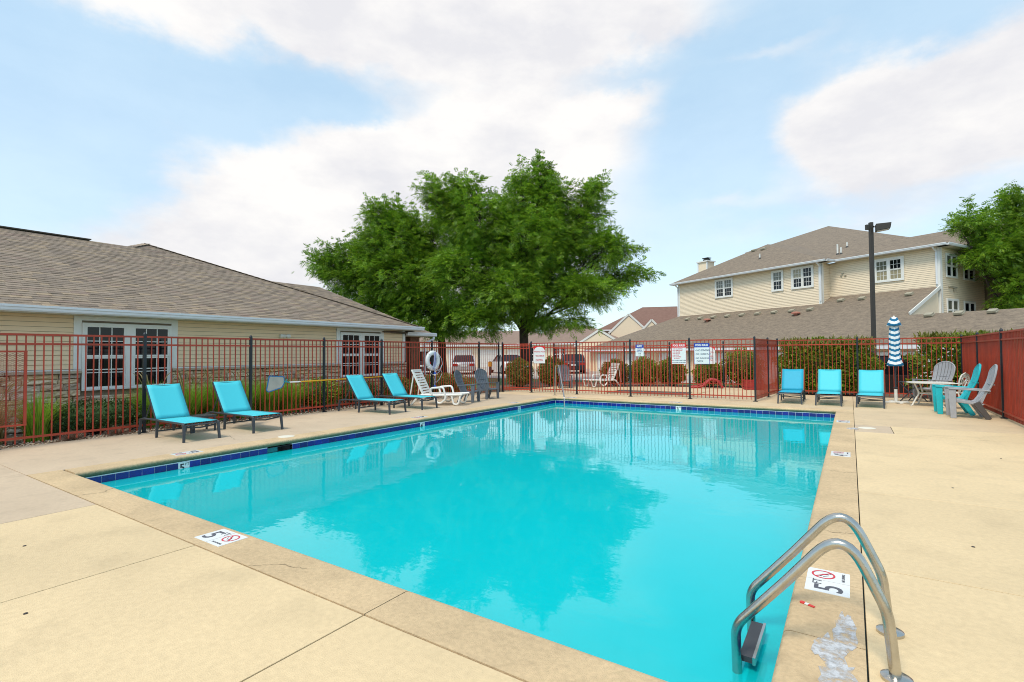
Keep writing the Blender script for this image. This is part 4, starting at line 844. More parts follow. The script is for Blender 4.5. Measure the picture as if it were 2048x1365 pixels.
MB().tube(fillet([wp(-5.5, -1.3, 7.0), wp(-5.5, -1.3, 6.93), wp(-5.5, -.96, 6.72), wp(-5.5, -.96, 4.6)], [.06, .06]), .045, 6).build('downspout', 'gutter_white', ap)
MB().tube(fillet([wp(-16.9, -1.3, 7.0), wp(-16.9, -1.3, 6.93), wp(-16.9, -.96, 6.75), wp(-16.9, -.96, 4.0)], [.06, .06]), .045, 6).build('downspout', 'gutter_white', ap)
MB().tube(fillet([wp(.05, -.42, 7.0), wp(.05, -.42, 6.93), wp(.05, -.06, 6.75), wp(.05, -.06, 5.0)], [.06, .06]), .045, 6).build('downspout', 'gutter_white', ap)
# camera bracket on the narrow wall
MB().fbox(FS, .8, 1.7, .02, .09, 4.86, 4.92).fbox(FS, 1.4, 1.46, .02, .12, 4.66, 4.86).build('wall_bracket', 'vent_tan', ap)

# far houses
def house(label, x, y, rz, w, d, h, rise, m_roof, z=-.2, gables=(), nwin=3, doors=()):
    th = thing('house', label, 'house', (x, y, z), rz, 'houses beyond the parking lot')
    b = MB().box(-w/2, w/2, 0, d, 0, h).build('wall', 'siding_apt', th)
    o = .4; m = MB(); hd = d/2; ins = min(hd*.9, w*.35)
    m.add([(-w/2-o, -o, h), (w/2+o, -o, h), (w/2+o, d+o, h), (-w/2-o, d+o, h), (-w/2+ins, hd, h+rise), (w/2-ins, hd, h+rise)], [(0, 1, 5, 4), (1, 2, 5), (2, 3, 4, 5), (3, 0, 4), (3, 2, 1, 0)])
    m.build('roof', m_roof, th); MB().box(-w/2-o, w/2+o, -o-.08, -o, h-.12, h+.02).build('gutter', 'gutter_white', th)
    for gx, gw_, gh, pr in gables:
        m = MB(); m.prism([(gx-gw_/2, -pr, h-.4), (gx+gw_/2, -pr, h-.4), (gx, -pr, h-.4+gh)], (0, pr+hd*.8, 0)); m.build('gable_roof', m_roof, th)
        m = MB(); m.prism([(gx-gw_/2+.25, -pr-.03, -.1), (gx+gw_/2-.25, -pr-.03, -.1), (gx+gw_/2-.25, -pr-.03, h-.35), (gx, -pr-.03, h-.65+gh), (gx-gw_/2+.25, -pr-.03, h-.35)], (0, pr, 0)); m.build('gable_wall', 'siding_apt', th)
        m = MB()
        for s_ in (-1, 1): m.bar((gx+s_*gw_/2, -pr-.06, h-.42), (gx, -pr-.06, h-.42+gh), .06, .2)
        m.build('rake_board', 'trim_white', th)
    F = ((0, 0, 0), V3(1, 0, 0), V3(0, -1, 0)); F = (V3(0, 0, 0), F[1], F[2])
    for k in range(nwin): a = -w/2+w*(k+.5)/nwin; window(th, sub(F, dn=.02), a-.6, a+.6, .9, 2.3, 2, 3, 2, ('glass_dark',), trim=.1, mull=.1)
    for dx, dw, dm in doors:
        q_ = MB().fbox(F, dx-dw/2, dx+dw/2, .0, .04, 0, 2.15).build('garage_door', dm, th)
        for r_ in range(4): MB().fbox(F, dx-dw/2+.06, dx+dw/2-.06, .04, .06, .04+.53*r_, .5+.53*r_).build('panel', dm, q_)
    return th
yaw = YAW
house('low tan house with brown roof right of the big tree', -23.2, 46, yaw*.75, 10.5, 9, 2.7, 2.0, 'roof_tan', gables=((2.6, 5.2, 1.7, .8),), nwin=4)
house('taller cream house with red brown roof and white gables beside the garage roof', -16.6, 54, yaw*.6, 13, 12, 4.2, 2.9, 'roof_red', gables=((-3.5, 4.2, 2.0, 1.4), (-1.2, 2.4, 1.3, 2.2)), nwin=4)
house('pale garage row with white doors seen under the left tree', -39.5, 44, yaw*1.1, 30, 8, 2.7, 1.8, 'roof_tan', nwin=0, doors=[(-11+k*3.4, 2.7, 'trim_white') for k in range(7)])

# ------------------------------------------------------------------ lamp post
lp = thing('lamp_post', 'tall dark bronze parking lot lamp with a box head in front of the apartments', 'lamp post', (.85, 26.9, -.45), YAW)
MB().box(-.068, .068, -.068, .068, 0, 7.52).build('pole', 'lamp_bronze', lp, bevel=.01)
hd_ = MB().prism([(.16, -.22, 7.10), (.66, -.22, 7.16), (.70, -.22, 7.40), (.16, -.22, 7.40)], (0, .44, 0)).build('lamp_head', 'lamp_bronze', lp, bevel=.012)
hd_.rotation_euler = (0, 0, rad(-30)); MB().prism([(.2, -.18, 7.10), (.62, -.18, 7.15), (.62, -.18, 7.143), (.2, -.18, 7.09)], (0, .36, 0)).build('lens', 'lamp_lens', hd_)
MB().box(-.22, -.085, -.05, .06, 7.2, 7.42).bar((.05, 0, 7.35), (.2, .1, 7.35), .06).build('arm', 'lamp_bronze', lp)

# ------------------------------------------------------------------ loungers
def make_lounger(sling='sling'):
    t = thing('sun_lounger', 'x', 'sun lounger', group='turquoise sling loungers around the pool')
    F = 'frame_dark'
    for s in (-1, 1):
        MB().tube(fillet([(-.90, s*.29, .285), (-.72, s*.29, .318), (.80, s*.29, .318), (.885, s*.29, .29)], [.2, .1], 4), .019, 8).build('side_rail', F, t, smooth=True)
        for x, dx in ((.865, .03), (-.165, 0), (-.875, -.03)):
            MB().bar((x, s*.285, .30), (x+dx, s*.30, 0), .042, .038, (1, 0, 0), .036, .032).build('leg', F, t)
    for x, z in ((.86, .285), (.80, .25), (-.165, .12), (-.165, .30), (-.88, .28)):
        MB().tube([(x, -.28, z), (x, 0, z-(.03 if x == .80 else 0)), (x, .28, z)], .014, 6).build('crossbar', F, t)
    m = MB(); n = 8; k = 6     # seat cloth, slightly sagging
    for i in range(n+1):
        x = -.19+1.05*i/n
        for j in range(k+1):
            y = -.272+.544*j/k; m.v.append((x, y, .332-.02*(1-(2*j/k-1)**2)*math.sin(PI*i/n)))
    for i in range(n):
        for j in range(k): q = i*(k+1)+j; m.f.append((q, q+k+1, q+k+2, q+1))
    o = m.build('seat_sling', sling, t, smooth=True); md = o.modifiers.new('solid', 'SOLIDIFY'); md.thickness = .005
    a = V3(-.21, 0, .335); b = V3(-.645, 0, .955); d = unit(b-a); nn = V3(d[2], 0, -d[0]); L = np.linalg.norm(b-a)
    m = MB()
    for i in range(n+1):
        for j in range(k+1):
            y = -.285+.57*j/k; p = a+d*L*i/n-nn*.012*(1-(2*j/k-1)**2); m.v.append((p[0], y, p[2]))
    for i in range(n):
        for j in range(k): q = i*(k+1)+j; m.f.append((q, q+k+1, q+k+2, q+1))
    o = m.build('back_sling', sling, t, smooth=True); md = o.modifiers.new('solid', 'SOLIDIFY'); md.thickness = .005
    for s in (-1, 1):
        MB().bar(a+V3(0, s*.288, -.012)-nn*.012, b+V3(0, s*.288, -.012)-nn*.012, .024, .03).build('back_rail', F, t)
        MB().bar(a+d*L*.55+V3(0, s*.27, 0)-nn*.03, (-.70, s*.27, .31), .016).build('back_strut', F, t)
    MB().bar(b+V3(0, -.28, -.03), b+V3(0, .28, -.03), .022).build('back_crossbar', F, t)
    return t
L0 = make_lounger(); LG = 'turquoise sling loungers around the pool'
L0.location = (-10.53, 4.515, 0); L0['label'] = 'turquoise sling lounger nearest the clubhouse window, left of the small dark side table'
for x, y, rz, lb in ((-10.51, 5.73, .01, 'turquoise sling lounger just right of the small dark side table'), (-10.53, 9.15, .08, 'turquoise sling lounger by the pole of the skimmer net, left one of its pair'), (-10.53, 10.38, .02, 'turquoise sling lounger beside the white slatted chaise'),
                     (-.53, 17.34, -PI/2, 'middle turquoise lounger of the three in front of the tall hedge'), (.45, 17.25, -PI/2-.05, 'turquoise lounger beside the closed umbrella in front of the hedge')):
    dup(L0, (x, y, 0), rz, lb)
L7 = make_lounger('sling_deep'); L7.location = (-1.49, 17.42, 0); L7.rotation_euler = (0, 0, -PI/2+.02); L7['label'] = 'darker turquoise lounger beside the fence corner, first of the three by the hedge'
st_ = thing('side_table', 'small dark slatted side table between the two left loungers', 'side table', (-10.87, 5.06, 0))
for x in (-.17, .17):
    for y in (-.2, .2): MB().bar((x*.95, y*.95, .29), (x, y, 0), .03, .03, (1, 0, 0)).build('leg', 'frame_dark', st_)
for k in range(5): MB().box(-.2, .2, -.22+.09*k, -.22+.09*k+.075, .30, .318).build('slat', 'frame_dark', st_)
MB().box(-.18, .18, -.21, .21, .275, .298).build('table_frame', 'frame_dark', st_)

# white slatted resin chaises
def make_chaise():
    t = thing('chaise_longue', 'x', 'chaise', group='white slatted chaises'); m_ = 'white_resin'
    for s in (-1, 1):
        MB().tube(fillet([(-.35, s*.3, .30), (.1, s*.3, .29), (.95, s*.3, .33)], [.5]), .032, 8).build('side_rail', m_, t, smooth=True)
        MB().tube(fillet([(.02, s*.32, .30), (-.05, s*.33, .50), (.38, s*.33, .54), (.46, s*.33, .2), (.25, s*.33, .03), (.08, s*.33, .2)], [.08, .1, .12, .16], 5), .03, 8).build('armrest', m_, t, smooth=True)
        MB().bar((-.4, s*.28, .30), (-.66, s*.3, 0), .06, .05, (1, 0, 0)).build('leg', m_, t)
        MB().tube(fillet([(.62, s*.29, .31), (.68, s*.29, .04), (.82, s*.29, .04), (.90, s*.29, .32)], [.08, .08]), .028, 8).build('leg', m_, t, smooth=True)
        MB().bar((-.30, s*.26, .33), (-.63, s*.26, 1.0), .06, .045).build('back_rail', m_, t)
        MB().bar((-.60, s*.25, .92), (-.72, s*.27, .2), .03).build('back_strut', m_, t)
    a = V3(-.30, 0, .34); b = V3(-.64, 0, 1.03); d = b-a
    for k in range(9): p = a+d*(k+.15)/9.1; q = a+d*(k+.8)/9.1; MB().prism([p+V3(0, -.24, 0), p+V3(0, .24, 0), q+V3(0, .24, 0), q+V3(0, -.24, 0)], (.02, 0, .008)).build('slat', m_, t)
    MB().bar(b+V3(0, -.28, -.01), b+V3(0, .28, -.01), .07, .05).build('top_rail', m_, t)
    for k in range(12): x = -.27+.102*k; MB().box(x, x+.082, -.28, .28, .315, .338).build('slat', m_, t)
    return t
C0 = make_chaise(); C0.location = (-10.36, 11.45, 0); C0.rotation_euler = (0, 0, .32); C0['label'] = 'white slatted resin chaise with curved arms beside the life ring'
dup(C0, (-9.15, 21.15, 0), -2.1, 'white slatted chaise standing beside the wading pool behind the fence')

# resin armchairs with fan backs
def make_adirondack(m_, dark=None, sc=1., rows=6, plastic=False, cat_label='x', name='adirondack_chair'):
    """seat faces +x; about .57 wide between the feet"""
    t = thing(name, cat_label, 'chair', group='resin armchairs on the pool deck'); dk = dark or m_
    sw = .27*sc; hs = .40*sc
    MB().prism([(.26*sc, -sw, .43*sc), (.31*sc, -sw, .39*sc), (.29*sc, -sw, .355*sc), (-.2*sc, -sw, .29*sc), (-.24*sc, -sw, .33*sc)], (0, 2*sw, 0)).build('seat', m_, t, bevel=.012*sc)
    a = V3(-.16*sc, 0, .34*sc); b = V3(-.50*sc, 0, 1.16*sc)
    for k in range(rows):     # slats of the fan
        y0 = (-1+2*k/rows); y1 = (-1+2*(k+1)/rows); m = MB(); pts = []
        for i in range(9):
            s_ = i/8; wd = (.20+.085*math.sin(min(1, s_*1.25)*PI/2))*sc
            p = a+(b-a)*s_+V3(-.05*sc*math.sin(s_*PI)+.03*sc*s_*s_, 0, 0); top = (1-.13*((y0+y1)/2)**2*s_)
            for yy_ in (y0+.035, y1-.035):
                cur = .05*sc*(yy_**2)
                pts.append((p[0]*1.0+cur, yy_*wd, a[2]+(p[2]-a[2])*(1-.16*yy_*yy_)))
        n_ = len(pts)
        m.v = pts+[(x-.022*sc, y, z-.006) for x, y, z in pts]
        for i in range(8): q = 2*i; m.f += [(q, q+1, q+3, q+2), (n_+q, n_+q+2, n_+q+3, n_+q+1), (q, q+2, n_+q+2, n_+q), (q+1, n_+q+1, n_+q+3, q+3)]
        m.f += [(0, n_, n_+1, 1), (n_-2, n_-1, 2*n_-1, 2*n_-2)]
        m.build('back_slat', m_, t, smooth=True)
    m = MB()   # rim round the fan
    rim = []
    for i in range(25):
        th_ = i/24; 
        if th_ < .3: s_, yy_ = th_/.3, -1
        elif th_ > .7: s_, yy_ = (1-th_)/.3, 1
        else: s_, yy_ = 1, -1+2*(th_-.3)/.4
        wd = (.205+.09*math.sin(min(1, s_*1.25)*PI/2))*sc; p = a+(b-a)*s_+V3(-.05*sc*math.sin(s_*PI)+.03*sc*s_*s_, 0, 0)
        rim.append((p[0]+.05*sc*yy_**2-.01, yy_*wd, a[2]+(p[2]-a[2])*(1-.16*yy_*yy_)+(.012 if s_ == 1 else 0)))
    m.tube(rim, .019*sc, 6).build('back_rim', m_, t, smooth=True)
    m = MB()
    for s_, w_ in ((.28, .24), (.5, .27)): p = a+(b-a)*s_; m.bar((p[0]-.055*sc, -w_*sc, p[2]), (p[0]-.055*sc, w_*sc, p[2]), .05*sc, .02*sc)
    m.build('back_brace', m_, t)
    for s in (-1, 1):
        y = s*.275*sc
        MB().prism([(.36*sc, y-.055*sc, .64*sc), (.36*sc, y+.055*sc, .64*sc), (-.34*sc, y+.03*sc, .60*sc), (-.34*sc, y-.03*sc, .60*sc)], (0, 0, .028*sc)).build('armrest', m_, t, bevel=.01*sc)
        MB().bar((.30*sc, y, .64*sc), (.285*sc, s*.295*sc, 0), .135*sc, .065*sc, (0, 1, 0), .10*sc, .06*sc).build('front_leg', m_, t, bevel=.012*sc)
        MB().bar((-.10*sc, y*.95, .36*sc), (-.30*sc, s*.295*sc, 0), .12*sc, .055*sc, (0, 1, 0), .095*sc, .05*sc).build('rear_leg', dk if s > 0 else m_, t, bevel=.012*sc)
        MB().bar((-.27*sc, y*.93, .60*sc), (-.19*sc, y*.85, .36*sc), .045*sc).build('arm_post', m_, t)
    return t
A0 = make_adirondack('grey_resin', sc=.84); A0.location = (-10.0, 12.56, 0); A0.rotation_euler = (0, 0, .27); A0['label'] = 'dark grey slatted armchair turned sideways, left of its twin by the gate'
dup(A0, (-10.17, 13.80, 0), -.24, 'dark grey slatted armchair facing the pool, right of its twin by the gate')
dup(A0, (-10.30, 19.62, 0), -.9, 'dark grey armchair standing beside the wading pool behind the fence')
A1 = make_adirondack('lightgrey_resin', 'taupe_resin'); A1.location = (2.16, 15.11, 0); A1.rotation_euler = (0, 0, PI); A1['label'] = 'light grey fan back chair nearest the camera beside the right fence post'
dup(A1, (1.98, 19.15, 0), PI+.75, 'light grey fan back chair in the far corner behind the white table')
A2 = make_adirondack('teal_resin'); A2.location = (2.02, 15.88, 0); A2.rotation_euler = (0, 0, PI); A2['label'] = 'bright turquoise fan back chair between the two light grey ones'

# white cast table and chair, black folding table
ct = thing('cast_table', 'white cast metal garden table with curved legs beside the turquoise chair', 'table', (1.78, 17.75, 0))
MB().lathe([(.5, .615), (.515, .625), (.515, .64), (.0, .642)], n=32).build('table_top', 'cast_white', ct, smooth=True)
for k in range(4):
    a = .5+PI/2*k; c_, s_ = math.cos(a), math.sin(a); pr = fillet([(.40, 0, .615), (.28, 0, .34), (.36, 0, .22), (.47, 0, .02), (.52, 0, .012)], [.2, .12, .08], 5)
    MB().tube([(p[0]*c_, p[0]*s_, p[2]) for p in pr], .02, 7).build('leg', 'cast_white', ct, smooth=True)
MB().tube([(.27*math.cos(a), .27*math.sin(a), .34) for a in np.linspace(0, 2*PI, 20)[:-1]], .014, 6, closed=True).build('ring_brace', 'cast_white', ct, smooth=True)
cc = thing('cast_chair', 'white cast metal chair with a lattice back between the grey and turquoise chairs', 'chair', (2.2, 17.25, 0), rad(150))
MB().lathe([(.22, .40), (.235, .41), (.22, .425), (0, .425)], n=20).build('seat', 'cast_white', cc, smooth=True)
for s in (-1, 1):
    MB().tube(fillet([(.17, s*.17, .41), (.2, s*.2, .2), (.24, s*.22, 0)], [.2]), .017, 6).build('leg', 'cast_white', cc, smooth=True); MB().tube(fillet([(-.17, s*.17, .41), (-.2, s*.19, .2), (-.27, s*.2, 0)], [.2]), .017, 6).build('leg', 'cast_white', cc, smooth=True)
bk = lambda y, z: (-.19-.12*(z-.42), y, z)
MB().tube([bk(*q) for q in [(-.17, .42), (-.24, .6), (-.25, .75), (-.17, .87), (0, .92), (.17, .87), (.25, .75), (.24, .6), (.17, .42)]], .018, 6).build('back_frame', 'cast_white', cc, smooth=True)
m = MB()
for pts in ([(-.17, .45), (-.05, .6), (-.15, .75), (-.02, .9)], [(.17, .45), (.05, .6), (.15, .75), (.02, .9)], [(-.24, .62), (-.1, .66), (0, .55), (.1, .66), (.24, .62)], [(-.24, .76), (-.1, .78), (0, .68), (.1, .78), (.24, .76)], [(-.15, .87), (-.06, .8), (0, .86), (.06, .8), (.15, .87)], [(0, .44), (0, .56)], [(-.1, .5), (.1, .5)]):
    m.tube([bk(*q) for q in pts], .015, 5)
m.build('back_lattice', 'cast_white', cc)
m = MB()
for s in (-1, 1): m.tube([(-.22, s*.24, .66), (0, s*.27, .64), (.18, s*.25, .62), (.2, s*.22, .43)], .014, 6)
m.build('armrest', 'cast_white', cc)
bt = thing('folding_table', 'small black folding table beside the umbrella base', 'table', (1.53, 19.1, 0), rad(-35))
MB().box(-.30, .30, -.22, .22, .56, .58).build('table_top', 'frame_dark', bt)
for y in (-.19, .19):
    for s in (-1, 1): MB().bar((s*.26, y+s*.01, .56), (-s*.26, y+s*.01, .0), .022, .022, (0, 1, 0)).build('leg', 'frame_dark', bt)
for x in (-.2, .2): MB().bar((x, -.19, .08), (x, .19, .08), .016).build('stretcher', 'frame_dark', bt)

# closed umbrella
um = thing('umbrella', 'closed blue and white zigzag umbrella standing in a white cross base', 'umbrella', (1.06, 18.25, 0))
def cloth(name, prof, n=32, folds=8, amp=.22, v0=0., v1=1.):
    me = bpy.data.meshes.new(name); vs = []; fs = []; uv = []
    for i, (r, z) in enumerate(prof):
        for j in range(n): a = 2*PI*j/n; q = r*(1+amp*math.cos(folds*a+.5*math.sin(i*.7))*(.35 if i == 0 else 1)); vs.append((q*math.cos(a), q*math.sin(a), z))
    k = len(prof)
    for i in range(k-1):
        for j in range(n):
            fs.append((i*n+j, i*n+(j+1) % n, (i+1)*n+(j+1) % n, (i+1)*n+j)); za, zb_ = prof[i][1], prof[i+1][1]
            for jj, zz in ((j, za), (j+1, za), (j+1, zb_), (j, zb_)): uv.append((jj/n, zz))
    me.from_pydata(vs, [], fs); l = me.uv_layers.new(name='UVMap')
    for i, q in enumerate(uv): l.data[i].uv = q
    me.materials.append(M['umbrella_cloth']); me.polygons.foreach_set('use_smooth', [True]*len(fs)); o = bpy.data.objects.new(name, me); COL.objects.link(o); o.parent = um
    md = o.modifiers.new('solid', 'SOLIDIFY'); md.thickness = .006; return o
cloth('canopy', [(.185, 1.06), (.175, 1.12), (.14, 1.22), (.115, 1.36), (.115, 1.55), (.12, 1.75), (.118, 1.95), (.105, 2.12), (.095, 2.24), (.07, 2.32)], amp=.13)
cloth('canopy_vent', [(.175, 2.215), (.13, 2.30), (.09, 2.40), (.068, 2.455), (.01, 2.47)], amp=.16, folds=6)
MB().tube([(0, 0, .03), (0, 0, 2.3)], .019, 8).build('pole', 'frame_dark', um); MB().lathe([(.03, 2.47), (.022, 2.5), (0, 2.51)], n=10).build('finial', 'white_resin', um)
MB().tube([(0, 0, .03), (0, 0, .40)], .042, 10).build('base_tube', 'white_resin', um, smooth=True); MB().tube([(0, 0, .40), (0, 0, .46)], .033, 10).lathe([(.05, .43), (.05, .45), (0, .45)], n=8).build('clamp', 'frame_dark', um)
for a in (.35, .35+PI/2): MB().bar((-.32*math.cos(a), -.32*math.sin(a), .03), (.32*math.cos(a), .32*math.sin(a), .03), .09, .045).build('base_arm', 'white_resin', um, bevel=.008)

# life ring with rope, skimmer net
lr = thing('life_ring', 'white life ring hanging with loose rope on the black fence post', 'life ring', (-11.52, 12.585, 1.29))
m = MB(); tor = [(0, .255*math.cos(a), .255*math.sin(a)) for a in np.linspace(0, 2*PI, 41)[:-1]]
m.tube(tor, .078, 12, closed=True).build('ring', 'ring_white', lr, smooth=True).scale = (.75, 1, 1)
for k in range(4):
    a = PI/4+k*PI/2; p = V3(0, .255*math.cos(a), .255*math.sin(a)); t_ = V3(0, -math.sin(a), math.cos(a)); r_ = V3(0, math.cos(a), math.sin(a))
    MB().tube([p+V3(math.cos(b)*.062, 0, 0)+r_*math.sin(b)*.082 for b in np.linspace(0, 2*PI, 13)[:-1]], .012, 6, closed=True).build('rope_band', 'rope_white', lr)
m = MB()
def rope(pts, r=.007): m.tube(fillet([V3(*p) for p in pts], [.06]*(len(pts)-2), 5), r, 6)
rope([(.05, .18, .27), (.07, .36, .05), (.07, .40, -.12), (.06, .3, -.30)]); rope([(.06, .3, -.3), (.08, .38, -.42), (.09, .22, -.62), (.08, .05, -.74), (.09, -.02, -.60)]); rope([(.07, -.2, -.14), (.09, -.05, -.2), (.08, .12, -.36), (.08, .33, -.24)]); rope([(.06, -.13, -.2), (.08, -.2, -.42), (.08, .02, -.48), (.08, .25, -.36), (.08, .34, -.16)])
m.build('rope', 'rope_white', lr)
m = MB(); rope([(.08, .02, .3), (.09, .0, .0), (.08, -.03, -.25), (.08, .03, -.5), (.08, .0, -.9)], .013); rope([(.09, .05, .28), (.10, .04, .0), (.08, .02, -.22)], .014); rope([(.09, .0, .25), (.10, -.03, .02), (.09, -.08, -.26)], .012); m.build('blue_rope', 'rope_blue', lr)
for z in (-.44, -.87): MB().lathe([(.0, -.06), (.04, -.05), (.045, 0)], (.085, .01, z), 12).build('float', 'ring_white', lr); MB().lathe([(.045, 0), (.04, .05), (0, .06)], (.085, .01, z), 12).build('float', 'float_blue', lr)
sn = thing('skimmer_net', 'blue rimmed leaf skimmer net on a yellow pole hung along the left fence', 'skimmer net', (-11.53, 7.0, .84))
nf = [(0, -.10, .17), (0, .27, .14), (0, .30, .02), (.0, .22, -.12), (0, -.12, -.21), (0, -.17, -.17)]
MB().tube(fillet(nf+[nf[0]], [.05]*5, 4), .014, 7).build('net_rim', 'net_blue', sn, smooth=True)
m = MB(); m.add([(.004, *p[1:]) for p in nf], [tuple(range(6))]); m.build('net', 'net_mesh', sn)
MB().bar((0, .27, .03), (0, .42, -.005), .045, .03).bar((0, .33, .02), (.0, .36, .08), .02).build('net_bracket', 'teal_plastic', sn)
MB().tube([(0, .40, -.003), (0, .72, -.002)], .017, 8).build('pole_tip', 'ring_white', sn); MB().tube([(0, .72, -.002), (0, 2.55, .004)], .016, 8).build('pole', 'yellow_pole', sn); MB().tube([(0, 2.55, .004), (0, 3.45, .01)], .013, 8).build('inner_pole', 'yellow_pole', sn); MB().tube([(0, 2.5, .004), (0, 2.6, .004)], .021, 8).build('pole_lock', 'frame_dark', sn)
# red plastic seats stacked beyond the wading pool
for i, (x, y, lb) in enumerate(((-5.05, 22.0, 'folded red plastic beach lounger lying by the inner fence'), (-3.25, 22.2, 'red plastic crate standing by the inner fence corner'))):
    th = thing('red_lounger' if i == 0 else 'red_crate', lb, 'lounger' if i == 0 else 'crate', (x, y, 0), .3)
    if i == 0:
        MB().tube(fillet([(-.6, 0, .03), (-.1, 0, .08), (.25, 0, .38), (.5, 0, .33), (.7, 0, .03)], [.2, .12, .1]), .05, 8).build('frame_tube', 'red_resin', th, smooth=True); MB().tube(fillet([(-.6, .4, .03), (-.1, .4, .08), (.25, .4, .38), (.5, .4, .33), (.7, .4, .03)], [.2, .12, .1]), .05, 8).build('frame_tube', 'red_resin', th, smooth=True)
        for k in range(6): p = -.5+.2*k; MB().box(p, p+.14, 0, .4, .09+.04*k, .11+.04*k).build('slat', 'red_resin', th)
    else:
        for k in range(4): MB().box(-.35, .35, -.25, -.23, .02+.1*k, .1+.1*k).box(-.35, -.33, -.23, .23, .02+.1*k, .1+.1*k).box(.33, .35, -.23, .23, .02+.1*k, .1+.1*k).build('slat', 'red_resin', th)
        MB().box(-.34, .34, -.24, .24, .0, .02).build('base', 'red_resin', th)

# ------------------------------------------------------------------ cars
def car(label, x, y, rz, paint, z=-.03, suv=False, L=4.6, group=None):
    t = thing('parked_car', label, 'car', (x, y, z), rz, 'cars parked beyond the fence'); w = .88
    h1 = .92 if not suv else 1.05; h2 = 1.45 if not suv else 1.75; l = L/2
    side = [(-l, .35), (-l+.02, .75), (-l+.12, h1-.03), (-l+.6, h1+.02), (l-1.45, h1), (l-.35, h1-.14), (l-.05, h1-.32), (l, .35), (l-.1, .26), (-l+.1, .26)]
    m = MB(); n = len(side)
    for y_, sc in ((-w, .97), (-w*.9, 1), (w*.9, 1), (w, .97)):
        for a, b in side: m.v.append((a*sc, y_, .26+(b-.26)*(sc if y_ in (-w, w) else 1)))
    for r_ in range(3):
        for j in range(n): m.f.append((r_*n+j, r_*n+(j+1) % n, (r_+1)*n+(j+1) % n, (r_+1)*n+j))
    m.f += [tuple(range(n-1, -1, -1)), tuple(3*n+j for j in range(n))]
    m.build('body', paint, t, smooth=True)
    if suv: gs = [(-l+.15, h1), (-l+.38, h2-.06), (-l+.8, h2), (l-2.1, h2), (l-1.3, h1)]
    else: gs = [(-l+.55, h1), (-l+1.25, h2-.05), (-l+1.6, h2), (l-2.2, h2), (l-1.3, h1)]
    def cab(name, mm, grow, gsx):
        m = MB(); k = len(gsx)
        for y_, f in ((-1, 1), (1, 1)):
            for a, b in gsx: ins = .72 if b > h1+.3 else .84; m.v.append((a, y_*(ins*w/.88*.98+grow), b))
        m.f = [tuple(range(k-1, -1, -1)), tuple(k+j for j in range(k))]+[(j, (j+1) % k, k+(j+1) % k, k+j) for j in range(k)]
        return m.build(name, mm, t)
    cab('windows', 'glass_dark', 0, [(a, b-.02) if b > h1 else (a, b) for a, b in gs])
    MB().prism([(gs[1][0]+.12, -.62, h2-.03), (gs[3][0]-.05, -.62, h2-.03), (gs[3][0]-.05, .62, h2-.03), (gs[1][0]+.12, .62, h2-.03)], (0, 0, .035)).build('roof_panel', paint, t)
    m = MB()
    for s in (-1, 1):
        for q in (0, 3):
            a, b = gs[q], gs[q+1]; m.bar((a[0], s*(.845 if q == 0 else .735), a[1]), (b[0], s*(.735 if q == 0 else .845), b[1]), .09, .06)
        xm = (gs[1][0]+gs[3][0])/2; m.bar((xm, s*.85, h1), (xm, s*.735, h2-.02), .08, .04)
    tag(m.build('pillars', paint, t), kind='stuff')
    for a in (-l+.85, l-.9):
        for s in (-1, 1):
            q = MB().lathe([(.2, -.1), (.33, -.1), (.33, .1), (.2, .1)], n=20).build('wheel', 'tyre', t, smooth=True, loc=(a, s*.80, .33)); q.rotation_euler = (PI/2, 0, 0)
            r_ = MB()
            for k in range(6): an = k*PI/3; r_.bar((0, 0, -.108*s), (.2*math.cos(an), .2*math.sin(an), -.105*s), .05, .02)
            r_.tube([(.205*math.cos(b), .205*math.sin(b), -.104*s) for b in np.linspace(0, 2*PI, 17)[:-1]], .014, 5, closed=True).build('rim', 'rim', q)
    for s in (-1, 1):
        MB().box(-l-.01, -l+.08, s*.62-.17, s*.62+.17, h1-.28, h1-.1).build('tail_light', 'tail_red', t); MB().box(l-.14, l-.02, s*.6-.17, s*.6+.17, .58, .70).build('headlight', 'glass_blind', t)
    MB().box(-l-.03, -l+.05, -.72, .72, .38, .52).build('bumper', paint, t); MB().box(-l-.02, -l+.01, -.25, .25, .6, .72).build('number_plate', 'sign_white', t)
    return t
car('silver hatchback seen from behind through the fence beside the life ring', -25.3, 31.2, 2.25, 'car_silver')
car('white saloon car parked right of the silver one beyond the fence', -22.6, 33.2, 2.5, 'car_white')
car('black and white car with a red tail light left of the life ring', -28.4, 30.2, 2.2, 'car_dark', suv=True)
car('dark car parked beyond the grey armchair at the wading pool', -18.2, 35.9, 2.1, 'car_dark', z=-.03)
car('dark bronze car whose front wheel shows beside the umbrella', 1.0, 24.5, 2.67, 'car_bronze', z=-.44, suv=True)
bo = thing('bollard', 'short post with a yellow reflector in front of the parked cars', 'bollard', (-21.5, 29.5, -.06)); MB().lathe([(.09, 0), (.09, 1.0), (0, 1.03)], n=12).build('post', 'lamp_bronze', bo); MB().box(-.1, .1, -.1, .1, .65, 1.0).build('reflector', 'bumper_yellow', bo)

